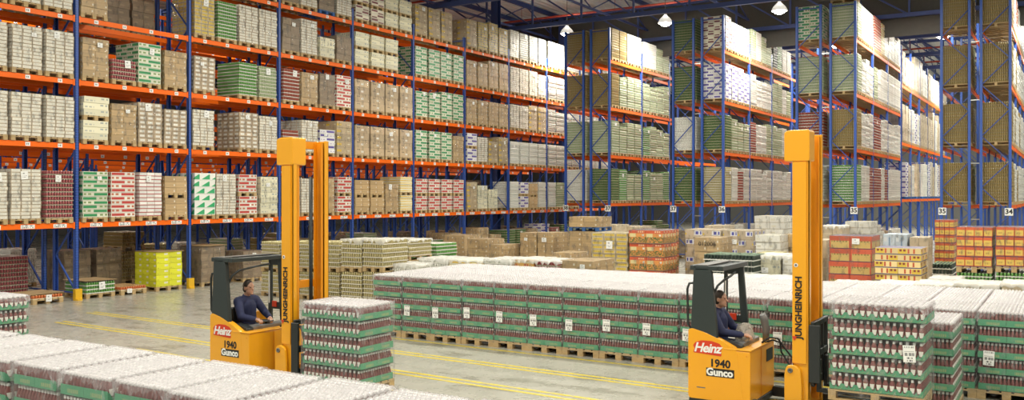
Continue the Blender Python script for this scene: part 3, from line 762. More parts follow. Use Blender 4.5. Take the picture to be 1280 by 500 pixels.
def ktop_mesh(var):
    """cloudy film drawn over the caps, dimpled between them, hanging in a torn skirt"""
    r = random.Random(var + 77); b = MB(); mx, my = 3, 3; nx, ny = NXB * mx, NYB * my
    W2, D2 = KW / 2 + .006, KD / 2 + .006
    fold = [r.uniform(0, 6) for _ in range(4)]
    for j in range(ny + 1):
        for i in range(nx + 1):
            fx, fy = i / nx, j / ny
            a = abs(math.sin(PI * fx * NXB)); c = abs(math.sin(PI * fy * NYB))
            z = .010 * min(1, 1.5 * a) * min(1, 1.5 * c) - .016 * (1 - min(1, 1.5 * a)) - .012 * (1 - min(1, 1.5 * c))
            z += .004 * math.sin(9 * fx + fold[0]) * math.sin(7 * fy + fold[1])
            b.v.append(((fx * 2 - 1) * W2, (fy * 2 - 1) * D2, z))
    for j in range(ny):
        for i in range(nx):
            q = j * (nx + 1) + i; b.face([q, q + 1, q + nx + 2, q + nx + 1], 0, smooth=True)
    rim = [i for i in range(nx + 1)] + [j * (nx + 1) + nx for j in range(1, ny + 1)] + [ny * (nx + 1) + i for i in range(nx - 1, -1, -1)] + [j * (nx + 1) for j in range(ny - 1, 0, -1)]
    n = len(rim); prev = rim
    hem = []; ph = [r.uniform(0, 6) for _ in range(5)]
    for i in range(n):
        s = .05 + .03 * math.sin(i * .22 + ph[0]) + .025 * math.sin(i * .51 + ph[1]) + .015 * math.sin(i * 1.3 + ph[2])
        hem.append(max(.02, s + (.07 if min(abs(i - q * 42) for q in range(5)) < 3 else 0)))
    for lvl, f in enumerate((.25, .6, 1.)):
        base = len(b.v)
        for i, q in enumerate(rim):
            x, y, z = b.v[q]; o_ = 1 + .008 * lvl + .006 * math.sin(i * .9 + ph[3])
            b.v.append((x * o_, y * (1 + (o_ - 1) * .67), z - hem[i] * f))
        cur = [base + i for i in range(n)]
        for i in range(n):
            j = (i + 1) % n; b.face([prev[j], prev[i], cur[i], cur[j]], 1, smooth=True)
        prev = cur
    return b.mesh('top_film', [M['filmtop'], M['filmskirt']])
ktop = [ktop_mesh(i) for i in range(4)]
kside = [film_mesh(KW + .012, KD + .012, KL * KN - .02, var=10 + i, mat='filmside') for i in range(3)]
kall = MB()
def kstack_mesh():                      # five tray layers in one, for pallets that show only their top
    import array
    me = bpy.data.meshes.new('tray_stack'); bmx = bmesh.new()
    for q in range(KN):
        t = bmesh.new(); t.from_mesh(trayZ); bmesh.ops.translate(t, verts=t.verts, vec=(0, 0, q * KL)); tmp = bpy.data.meshes.new('t'); t.to_mesh(tmp); bmx.from_mesh(tmp); t.free(); bpy.data.meshes.remove(tmp)
    bmx.to_mesh(me); bmx.free(); me.materials.append(M['tray']); return me
kst = kstack_mesh()
def kbot_mesh():
    me = bpy.data.meshes.new('bottles'); bmx = bmesh.new()
    for q in range(KN):
        t = bmesh.new(); t.from_mesh(botF if q == KN - 1 else botE); bmesh.ops.translate(t, verts=t.verts, vec=(0, 0, q * KL)); tmp = bpy.data.meshes.new('t'); t.to_mesh(tmp); bmx.from_mesh(tmp); t.free(); bpy.data.meshes.remove(tmp)
    bmx.to_mesh(me); bmx.free()
    for m_ in (M['sauce'], M['capw'], M['keystone'], M['innertray']): me.materials.append(m_)
    return me
kbt = kbot_mesh()
def ketchup(loc, rz, label, group, detail=1, sheet=None, lean=0., wood='wood'):
    o = thing('ketchup_pallet', label, 'pallet load', loc, rz, group)
    link('wooden_pallet', pallet_mesh(.795, 1.2, wood), o)
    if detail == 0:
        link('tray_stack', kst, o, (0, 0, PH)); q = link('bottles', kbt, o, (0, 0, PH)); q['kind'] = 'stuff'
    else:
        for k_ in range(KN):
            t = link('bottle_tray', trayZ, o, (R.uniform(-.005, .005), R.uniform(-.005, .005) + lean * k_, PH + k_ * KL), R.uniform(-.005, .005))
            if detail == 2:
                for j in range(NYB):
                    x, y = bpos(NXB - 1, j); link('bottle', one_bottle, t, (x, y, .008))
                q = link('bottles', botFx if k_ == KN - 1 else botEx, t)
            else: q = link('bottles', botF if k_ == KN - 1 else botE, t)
            q['kind'] = 'stuff'
        link('side_film', kside[R.randrange(3)], o, (0, lean * 2, PH))
    t = link('top_film', ktop[R.randrange(4)], o, (0, lean * 4, PH + (KN - 1) * KL + .008 + .214 + .004))
    if sheet: 
        p = link('barcode_label', sheet_mesh(.15, .22, 'barcode'), o, sheet[0], sheet[1])
        p.rotation_euler[1] = R.uniform(-.05, .05)
    return o
b = MB(); bottle(b, 0, 0, 0, 12, True); one_bottle = b.mesh('bottle', [M['sauce'], M['capw'], M['keystone']])
botEx = bottles_mesh(False, lambda i, j: i == NXB - 1); botFx = bottles_mesh(True, lambda i, j: i == NXB - 1)
UR = 15.37
for i in range(18):
    v = 13.2 - i * .798 - .4
    for rw in range(3):
        u = UR + .6 + rw * 1.24
        if rw == 2 and i < 2: pass
        lb = 'ketchup bottle pallet in the middle block, %s, %s from its left end' % (('front row', 'second row', 'third row')[rw], ORD[i])
        ketchup((-v, u + R.uniform(-.015, .015), 0), R.uniform(-.003, .003), lb, 'ketchup pallets in the middle block', 1 if rw == 0 else 0,
                ((-.23 + R.uniform(-.02, .02), -.618, PH + .36 + R.uniform(-.03, .05)), 0.) if rw == 0 else None)
cor = [13.05, 12.2, 11.33, 10.42, 9.58, 8.70, 7.82, 6.95, 6.12, 5.25, 4.38, 3.5]
for i, v in enumerate(cor):
    ketchup((-(v + .415), 5.86 + R.uniform(-.03, .03), 0), R.uniform(-.012, .012), 'ketchup bottle pallet in the nearest row, %s from the left end' % ORD[i], 'ketchup pallets in the nearest row', 1)
ketchup((-16.0, 8.4, 0), 0, 'ketchup bottle pallet standing alone behind the nearest row, before the racks', 'ketchup pallets at the side', 1)
ketchup((-16.85, 8.4, 0), 0, 'ketchup bottle pallet cut by the photo edge, before the racks', 'ketchup pallets at the side', 1)
ketchup((-1.76, 14.32, 0), .0, 'ketchup bottle pallet on the floor behind the load on the forks', 'ketchup pallets beside the truck', 1, ((-.02, -.618, PH + .27), 0.))

# ------------------------------------------------------------------ mixed loads in the middle of the hall
def blk(st, x0, x1, u, ytop, d, label, grp='mixed loads behind the ketchup block', z0=0., **kw):
    va, vb = v_at(x0, u), v_at(x1, u); w = va - vb - .02
    zt = z_at((x0 + x1) / 2, ytop, u); h = zt - PH - z0
    lh = ST[st][3]; n = max(1, round(h / lh)); sc = h / (n * lh)
    o = load(st, w, d, n * lh, (-(va + vb) / 2, u + d / 2, z0), R.uniform(-.008, .008), label, grp, **kw)
    for c_ in (o.children if o is not None else ()):
        if c_.name.split('.')[0] in ('carton_stack', 'tin_stack', 'stretch_film'): c_.scale.z = sc
        elif c_.name.startswith('film_sheet'): c_.location.z = PH + h
    return o, zt
LG = 'stacked tin loads left of the ketchup block'
for i, (x0, x1) in enumerate(((326, 349), (350, 373), (374, 397), (398, 424), (426, 452), (453, 479))):
    u = 19.5 if i < 4 else 19.0
    blk('Z', x0, x1, u, 340, 1.1, 'gold tin load at floor level, %s of six left of the ketchup block' % ORD[i], LG, lab=False)
    zz = z_at((x0 + x1) / 2, 340, u) + .003
    blk('Z', x0, x1, u, 302 if i < 4 else 300, 1.1, 'gold tin load stacked on top, %s of six left of the ketchup block' % ORD[i], LG, z0=zz, lab=False, filmcap=i in (4, 5))
blk('Z', 481, 512, 20.9, 326, 1.1, 'gold tin load under another, at left end behind ketchup block', LG, lab=False)
blk('Z', 481, 512, 20.9, 300, 1.1, 'short gold tin load stacked behind the left end of ketchup block', LG, z0=z_at(496, 326, 20.9) + .003, lab=False, filmcap=True)
blk('q', 513, 546, 22.5, 304, 1.1, 'green tin load behind the left end of the ketchup block', lab=False)
blk('S', 486, 521, 19.45, 331, 1.0, 'white film covered tin load directly behind ketchup block left end', lab=False, filmcap=True)
blk('S', 522, 560, 20.2, 324, 1.2, 'film covered silver tin load, second behind the ketchup block', lab=False, filmcap=True)
blk('y', 561, 604, 20.2, 326, 1.2, 'film covered yellow carton load, third behind the ketchup block', lab=False, filmcap=True)
blk('S', 605, 639, 20.2, 325, 1.2, 'film covered silver tin load beside the orange fruit trays', lab=False, filmcap=True)
blk('h', 640, 668, 20.4, 325, 1.2, 'orange fruit tray load under film behind the ketchup block', lab=False, filmcap=True)
blk('P', 669, 698, 20.4, 327, 1.2, 'red tin load under film beside the orange fruit trays', lab=False, filmcap=True)
blk('T', 700, 741, 20.6, 326, 1.3, 'low wide tan carton load with a paper sheet, before yellow labelled cartons', lab=True)
blk('h', 778, 828, 20.3, 351, 1.1, 'low orange tray load in front of the orange soup cartons', lab=False, filmcap=True)
blk('F', 829, 868, 20.3, 349, 1.2, 'low pale tan load left of the truck guard roof', lab=False, filmcap=True)
blk('F', 869, 907, 20.3, 348, 1.2, 'low pale tan load seen behind the truck guard roof', lab=False, filmcap=True)
blk('i', 908, 948, 20.3, 348, 1.2, 'low white tray load seen right of the driver', lab=False, filmcap=True)
blk('F', 950, 990, 20.3, 350, 1.2, 'low pale tan load just left of the truck mast', lab=False, filmcap=True)
blk('Y', 739, 785, 24, 291, 1.2, 'tall tan carton load with rows of yellow labels and paper sheet', lab=True)
o, zt = blk('O', 786, 829, 24, 288, 1.05, 'tall orange soup carton load with food pictures, nearer one', lab=False)
blk('O', 790, 833, 25.15, 287, 1.05, 'tall orange soup carton load behind the nearer soup load', lab=False)
b3, _ = blk('T', 867, 900, 24.4, 297, 1.1, 'tan carton load stencilled 012006 behind the truck roof', lab=False)
t = link('stencil', text_mesh('012006', .17, M['ink'], ext=.001), b3, (.02, -.574, 1.72)); t.rotation_euler = (PI / 2, 0, 0)
blk('Q', 856, 902, 26.3, 287, 1.2, 'blue printed tan carton load behind the stencilled tan load')
blk('Q', 903, 942, 26.3, 288, 1.2, 'blue printed tan carton load beside the tall white tray stack')
blk('k', 879, 911, 22.0, 318, 1.1, 'dark jar load in white trays, just behind the truck roof', lab=False)
blk('k', 912, 943, 22.0, 319, 1.1, 'dark jar load in white trays, right of the truck roof', lab=False)
blk('i', 944, 976, 25.2, 294, 1.2, 'white tray load in front of the tall white tray stack', lab=False)
blk('i', 943, 981, 28.5, 270, 1.2, 'tallest white tray stack left of the truck mast', lab=False)
b4, _ = blk('T', 978, 1012, 26, 293, 1.2, 'tan carton load stencilled 00282 partly behind the truck mast', lab=False)
t = link('stencil', text_mesh('00282', .16, M['ink'], ext=.001), b4, (-.25, -.624, 1.55)); t.rotation_euler = (PI / 2, 0, 0)
blk('C', 946, 976, 22.6, 320, 1.1, 'cream carton load under film left of the truck mast', lab=True, filmcap=True)
blk('Z', 944, 972, 23.9, 316, 1.0, 'gold tin load behind the filmed cream carton load', lab=False)
blk('i', 978, 1012, 22.6, 322, 1.1, 'white tray load crossed by the truck mast', lab=False, filmcap=True)
# right of the mast
blk('x', 1036, 1090, 26.4, 295, 1.25, 'red carton load with yellow print, right of the truck mast', lab=True)
blk('H', 1093, 1152, 25.3, 310, 1.1, 'yellow tray load with dark layer edges behind lifted ketchup', lab=False, filmed=False)
blk('F', 1000, 1034, 27.5, 300, 1.2, 'pale tan load behind the truck mast', lab=False)
blk('F', 1026, 1054, 30.5, 283, 1.2, 'pale tan load in front of the rack post signed 36', lab=False, filmcap=True)
blk('i', 1056, 1089, 31.5, 277, 1.2, 'white tray stack in front of the rack signed 35', lab=False)
blk('b', 1103, 1134, 29.5, 293, 1.2, 'pale blue carton load behind the yellow tray load', lab=False)
blk('F', 1136, 1160, 29.5, 297, 1.2, 'pale tan load right of the pale blue cartons', lab=False)
blk('k', 1164, 1191, 27.4, 330, 1.2, 'low dark jar load under the far red and yellow cartons', lab=False)
blk('X', 1168, 1193, 31, 275, 1.2, 'red and yellow carton load standing behind the others, before rack 34', lab=False)
o, zt = blk('q', 1195, 1241, 25.6, 341, 1.2, 'low green tin load under red and yellow cartons, left one', lab=False)
blk('X', 1195, 1241, 25.6, 284, 1.2, 'red and yellow carton load stacked on green tins, left one', z0=zt + .003, lab=False)
o, zt = blk('q', 1244, 1292, 25.6, 341, 1.2, 'low green tin load under red and yellow cartons at photo edge', lab=False)
blk('X', 1244, 1292, 25.6, 284, 1.2, 'red and yellow carton load stacked on green tins at photo edge', z0=zt + .003, lab=False)
blk('F', 1034, 1090, 20.6, 357, 1.2, 'low pale tan load behind the lifted ketchup, nearest the mast', lab=False, filmcap=True)
blk('F', 1092, 1140, 20.6, 357, 1.2, 'low pale tan load behind the lifted ketchup, middle', lab=False, filmcap=True)
for i, (x0, x1) in enumerate(((1142, 1191), (1193, 1249), (1251, 1310))):
    blk('F', x0, x1, 20.6, 357, 1.2, 'low pale tan load under film, %s right of the lifted ketchup' % ORD[i], lab=False, filmcap=True)
blk('F', 1160, 1200, 23., 350, 1.1, 'low pale tan load under film before the far jar load', lab=False, filmcap=True)
# farther away, before the end-on racks
blk('T', 650, 671, 29, 291, 1.1, 'brown carton load with paper sheet, left of a pair', lab=True)
blk('T', 672, 692, 29, 291, 1.3, 'brown carton load with paper sheet, right of a pair', lab=True)
o, zt = blk('T', 711, 743, 28.5, 289, 1.1, 'tan carton load on a blue pallet under another one', lab=False, wood='bluewood')
blk('T', 711, 748, 28.5, 271, 1.1, 'tan carton load on a blue pallet, on top of another', z0=zt + .003, lab=False, wood='bluewood')
blk('F', 745, 770, 31, 281, 1.2, 'pale tan load standing behind the blue pallet stack', lab=False)
blk('T', 690, 716, 24.8, 316, 1.1, 'low tan load in front of the brown carton pair', lab=False)
blk('T', 555, 581, 30, 294, 1.2, 'tan carton load standing behind the film covered loads', 'mixed loads behind the ketchup block', lab=False)
blk('T', 584, 610, 29, 299, 1.2, 'tan carton load beside a rack post behind film covered loads', lab=False)
blk('T', 612, 630, 28, 306, 1.2, 'small tan carton load left of the brown carton pair', lab=False)
blk('F', 772, 800, 32, 283, 1.2, 'pale tan load behind the orange soup cartons', lab=False)
blk('F', 880, 905, 31, 282, 1.2, 'pale tan load far behind the blue printed cartons', lab=False)

# ------------------------------------------------------------------ reach trucks
def rounded(poly, r=.03, n=3):
    out = []; m = len(poly)
    for i in range(m):
        p0, p, p1 = Vector((*poly[i - 1], 0)), Vector((*poly[i], 0)), Vector((*poly[(i + 1) % m], 0))
        a, c_ = (p0 - p), (p1 - p); q = min(r, a.length * .45, c_.length * .45); a = p + a.normalized() * q; c_ = p + c_.normalized() * q
        for t in range(n + 1):
            f = t / n; w = a * (1 - f) ** 2 + p * 2 * f * (1 - f) + c_ * f * f; out.append((w.x, w.y))
    return out
def bev(o, w=.012, s=2):
    m = o.modifiers.new('bevel', 'BEVEL'); m.width = w; m.segments = s; m.limit_method = 'ANGLE'; m.angle_limit = .6
    return o
def make_truck(loc, label, lift):
    o = thing('reach_truck', label, 'forklift', loc, 0, 'orange reach trucks')
    # chassis: near side panel, rear wall, far low side, cabin floor
    ch = MB()
    prof = rounded([(-.46, .13), (.37, .13), (.30, .60), (.26, .90), (.06, 1.00), (-.20, 1.10), (-.40, 1.15), (-.46, 1.13)], .05)
    ch.prism(prof, -.605, -.50)
    ch.box(-.46, -.38, -.50, .60, .13, 1.08); ch.prism(rounded([(-.46, .13), (.30, .13), (.28, .55), (-.3, .55), (-.46, .9)], .04), .50, .60)
    ch.box(-.38, .27, -.50, .50, .13, .30)
    bev(link('chassis', ch.mesh('chassis', M['truck']), o), .01)
    bx = MB(); bx.box(.22, .46, -.602, .605, .14, .875); bx.box(.10, .22, -.50, .50, .14, .86)
    bt = bev(link('battery_box', bx.mesh('battery_box', M['truck']), o), .012)
    cv = MB(); cv.box(.08, .475, -.61, .615, .88, .90); bev(link('battery_cover', cv.mesh('cover', M['truck']), o), .006)
    sm_ = MB(); sm_.box(.464, .467, -.08, -.068, .16, .86); sm_.box(.40, .42, -.609, -.604, .80, .82); link('door_seam', sm_.mesh('seam', M['truckd']), bt)
    pn = MB(); pn.box(.462, .468, .18, .50, .62, .80); link('gauge_panel', pn.mesh('panel', M['black']), o)
    sk = MB(); sk.box(-.455, .47, -.60, .60, .045, .135); bev(link('skirt', sk.mesh('skirt', M['black']), o), .015)
    # overhead guard
    gd = link('overhead_guard', None, o); gd.empty_display_size = .1
    p = MB(); p.prism(rounded([(-.43, 1.06), (-.02, .98), (-.11, 1.98), (-.15, 2.03), (-.38, 2.03)], .04), -.60, -.52)
    bev(link('guard_post', p.mesh('post', M['dark']), gd), .012)
    for poly in ([(-.32, .7), (-.25, .7), (-.25, 2.0), (-.30, 2.0)], [(-.02, .9), (.10, .9), (.0, 2.0), (-.09, 2.0)]):
        p = MB(); p.prism(poly, .52, .58); bev(link('guard_post', p.mesh('post', M['dark']), gd), .008)
    for bb_ in ((-.27, .06, .525, .575, 1.12, 1.24), (-.27, -.02, .525, .575, 1.88, 2.0)):
        p = MB(); p.box(*bb_); bev(link('guard_rail', p.mesh('rail', M['dark']), gd), .008)
    p = MB(); p.box(-.279, -.262, .50, .522, 1.22, 1.78); q = link('scale_strip', p.mesh('strip', M['white']), gd)
    p = MB(); p.box(-.2, -.1, .505, .523, 1.16, 1.26); link('red_button', p.mesh('button', M['redprint']), gd)
    p = MB()
    p.box(-.44, -.36, -.6, .58, 2.0, 2.07); p.box(-.02, .06, -.6, .58, 2.0, 2.07); p.box(-.36, -.02, -.6, -.52, 2.0, 2.07); p.box(-.36, -.02, .50, .58, 2.0, 2.07)
    for i in range(3): p.box(-.30 + i * .09, -.25 + i * .09, -.53, .52, 2.01, 2.06)
    bev(link('guard_roof', p.mesh('roof', M['dark']), gd), .012)
    p = MB(); p.box(-.35, -.17, -.59, .5, 2.071, 2.08); link('roof_plate', p.mesh('plate', M['greyplastic']), gd)
    for pts, nm in (([(-.42, -.56, 1.12), (-.48, -.56, 1.2), (-.49, -.56, 1.72), (-.46, -.56, 1.80), (-.38, -.56, 1.81)], 'grab_handle'), ([(-.12, -.53, 1.62), (-.05, -.5, 1.78), (.02, -.42, 1.86), (.02, -.1, 1.90), (-.05, .3, 1.92)], 'grab_handle')):
        p = MB(); p.tube(pts, .018, 8); link(nm, p.mesh(nm, M['black']), o)
    # seat and controls
    p = MB(); p.box(-.36, .06, -.30, .20, .30, .66); p.box(-.37, .05, -.30, .20, .66, .78); p.box(-.38, -.28, -.28, .18, .78, 1.22)
    bev(link('driver_seat', p.mesh('seat', M['black']), o), .035, 3)
    p = MB(); p.prism(rounded([(-.05, .86), (.30, .86), (.30, .93), (.20, .97), (-.02, 1.0)], .02), -.50, -.36); bev(link('armrest_console', p.mesh('console', M['black']), o), .015)
    p = MB(); p.box(.10, .30, -.36, .40, .86, .96); bev(link('dashboard', p.mesh('dash', M['greyplastic']), o), .02)
    p = MB(); p.tube([(.40, .38, .90), (.40, .38, 1.05), (.38, .36, 1.22), (.36, .33, 1.30)], [.05, .05, .06, .045], 10); link('control_grip', p.mesh('grip', M['greyplastic']), o)
    p = MB(); p.lathe([(.12, 0), (.125, .01), (.12, .02), (.10, .022)], 16, (.18, .02, .99)); p.lathe([(.02, -.05), (.02, .03)], 8, (.18, .02, .99)); link('steering_wheel', p.mesh('wheel', M['black']), o)
    for pts in ([(.42, .1, .91), (.50, .2, .98), (.60, .3, .96), (.66, .35, .85), (.80, .32, .70), (1.0, .2, .62)], [(.44, .2, .9), (.52, .32, .93), (.6, .42, .88), (.62, .42, .74), (.75, .36, .58), (1.0, .26, .52)]):
        p = MB(); p.tube(pts, .014, 8); link('hydraulic_hose', p.mesh('hose', M['rubber']), o)
    # straddle legs and wheels
    for sy in (-1, 1):
        p = MB(); p.prism(rounded([(.46, .05), (1.85, .05), (1.95, .09), (1.95, .15), (1.3, .17), (.46, .20)], .03), sy * .55 - .06, sy * .55 + .06); lg = bev(link('straddle_leg', p.mesh('leg', M['black']), o), .012)
        p = MB(); p.tube([(1.78, sy * .55 - .045, .075), (1.78, sy * .55 + .045, .075)], .075, 16); link('load_wheel', p.mesh('wheel', M['rubber']), lg)
    p = MB(); p.tube([(-.2, -.06, .16), (-.2, .06, .16)], .16, 18); link('drive_wheel', p.mesh('wheel', M['rubber']), o)
    # mast
    ms = link('mast', None, o, (0, 0, 0)); ms.empty_display_size = .1
    for sy in (-1, 1):
        y0 = -.40 if sy < 0 else .31
        p = MB()
        p.box(1.0, 1.23, y0 + (.0 if sy < 0 else .075), y0 + (.015 if sy < 0 else .09), .08, 3.98)
        p.box(1.0, 1.02, y0, y0 + .09, .08, 3.98); p.box(1.21, 1.23, y0, y0 + .09, .08, 3.98)
        bev(link('outer_upright', p.mesh('upright', M['truck']), ms), .004, 1)
        yi = y0 + (.095 if sy < 0 else -.065)
        p = MB(); p.box(1.04, 1.21, yi + (.0 if sy < 0 else .045), yi + (.015 if sy < 0 else .06), .14, 3.95); p.box(1.04, 1.055, yi, yi + .06, .14, 3.95); p.box(1.195, 1.21, yi, yi + .06, .14, 3.95)
        link('inner_upright', p.mesh('upright', M['truckd']), ms)
        p = MB(); p.tube([(1.06, yi + .08 * (1 if sy < 0 else -1), .15), (1.06, yi + .08 * (1 if sy < 0 else -1), 3.4)], .03, 10); link('lift_cylinder', p.mesh('cylinder', M['black']), ms)
    for z in (.25, 1.6, 3.85):
        p = MB(); p.box(1.0, 1.05, -.40, .40, z, z + .12); link('cross_member', p.mesh('member', M['truckd']), ms)
    p = MB(); p.prism(rounded([(.885, 3.57), (1.235, 3.57), (1.235, 4.01), (.96, 4.01), (.885, 3.985)], .03), -.42, -.12); bev(link('head_cover', p.mesh('cover', M['truck']), ms), .012)
    p = MB(); p.box(1.0, 1.19, -.42, -.402, .75, 3.56); link('side_plate', p.mesh('plate', M['truck']), ms)
    p = MB(); p.prism(rounded([(.90, .06), (1.14, .06), (1.14, .45), (1.12, .68), (1.04, .73), (.93, .72), (.90, .6)], .05), -.47, -.42); bx2 = bev(link('reach_bracket', p.mesh('bracket', M['truck']), ms), .012)
    p = MB(); p.lathe([(.035, 0), (.035, .02), (.018, .02), (.018, .005)], 16); q = link('pivot_pin', p.mesh('pin', M['greyplastic']), bx2, (.985, -.47, .65)); q.rotation_euler = (PI / 2, 0, 0)
    p = MB(); p.prism(rounded([(.90, .06), (1.14, .06), (1.14, .45), (1.12, .70), (.92, .70)], .05), .42, .47); bev(link('reach_bracket', p.mesh('bracket', M['truck']), ms), .012)
    p = MB(); p.lathe([(.028, 0), (.028, .004)], 18); q = link('round_sticker', p.mesh('sticker', M['white']), ms, (1.05, -.421, 2.12)); q.rotation_euler = (PI / 2, 0, 0)
    p = MB(); p.lathe([(.017, 0), (.017, .002)], 12); p2 = link('sticker_arrow', p.mesh('arrow', M['greyplastic']), q, (0, 0, .004))
    t = link('maker_lettering', text_mesh('JUNGHEINRICH', .124, M['ink'], ext=.002, bold=.004, spacing=1.0), ms, (1.09, -.424, 1.53)); t.rotation_euler = (PI / 2, -PI / 2, 0)
    p = MB(); p.prism([(-.03, 0), (.035, -.035), (.035, .035)], 0, .004, axis='z'); t = link('maker_arrow', p.mesh('arrow', M['redprint']), ms, (1.03, -.424, 1.09)); t.rotation_euler = (PI / 2, -PI / 2, 0)
    # fork carriage
    cr = link('fork_carriage', None, o, (0, 0, lift)); cr.empty_display_size = .1
    p = MB(); p.box(1.245, 1.30, -.42, .42, .16, .26); p.box(1.245, 1.30, -.42, .42, .52, .62)
    for y in (-.40, -.1, .1, .34): p.box(1.25, 1.30, y, y + .06, .14, 1.02)
    p.box(1.25, 1.30, -.42, .42, .96, 1.04); p.box(1.23, 1.38, -.45, -.41, .2, 1.0)
    bev(link('backrest', p.mesh('backrest', M['black']), cr), .008, 1)
    for y in (-.30, .14):
        p = MB(); p.prism(rounded([(1.30, .5), (1.30, .055), (2.40, .055), (2.45, .07), (2.40, .085), (1.345, .095), (1.345, .5)], .01), y, y + .11); link('fork', p.mesh('fork', M['black']), cr)
    # markings
    bd = link('red_badge', None, o); bd.empty_display_size = .05
    p = MB(); p.prism(rounded([(-.385, .80), (.045, .775), (.035, .86), (.06, .895), (.015, .955), (-.1, .985), (-.25, .985), (-.345, .955), (-.385, .905), (-.36, .86)], .02), -.6085, -.604); link('badge_plate', p.mesh('badge', M['redprint']), bd)
    t = link('badge_lettering', text_mesh('Heinz', .185, M['white'], shear=.28, ext=.0015, bold=.005, spacing=.92), bd, (-.17, -.6095, .875)); t.rotation_euler = (PI / 2, 0, 0)
    t = link('fleet_number', text_mesh('1940', .155, M['ink'], ext=.0015, bold=.005), o, (.02, -.607, .665)); t.rotation_euler = (PI / 2, 0, 0)
    gp = link('dealer_plate', None, o); gp.empty_display_size = .05
    p = MB(); p.box(-.185, .23, -.6085, -.604, .475, .595); link('plate', p.mesh('plate', M['ink']), gp)
    t = link('plate_lettering', text_mesh('Gunco', .145, M['white'], ext=.0015, bold=.006), gp, (.015, -.6095, .537)); t.rotation_euler = (PI / 2, 0, 0)
    p = MB(); p.box(-.33, -.2, -.607, -.604, .29, .305); link('small_sticker', p.mesh('sticker', M['greyplastic']), o)
    return o

# ------------------------------------------------------------------ drivers
def capsule(b, p0, p1, r0, r1, n=14):
    p0, p1 = Vector(p0), Vector(p1); d = p1 - p0; pts, rr = [], []
    L = d.length
    for i in range(5):
        a = PI / 2 * i / 5; pts.append(p0 - d.normalized() * r0 * math.cos(a)); rr.append(max(.002, r0 * math.sin(a)))
    for i in range(5): f = i / 4; pts.append(p0 + d * f); rr.append(r0 + (r1 - r0) * f)
    for i in range(1, 6):
        a = PI / 2 * i / 5; pts.append(p1 + d.normalized() * r1 * math.sin(a)); rr.append(max(.002, r1 * math.cos(a)))
    b.tube(pts, rr, n)
def ball(b, c, rx, ry, rz, n=16):
    prof = [(max(.002, math.sin(PI * i / 12)), -math.cos(PI * i / 12) * rz) for i in range(13)]
    b.lathe(prof, n, c, rx, ry)
def fuse(o, vox):
    m = o.modifiers.new('remesh', 'REMESH'); m.mode = 'VOXEL'; m.voxel_size = vox; m.use_smooth_shade = True
    m = o.modifiers.new('smooth', 'SMOOTH'); m.factor = .5; m.iterations = 3
    return o
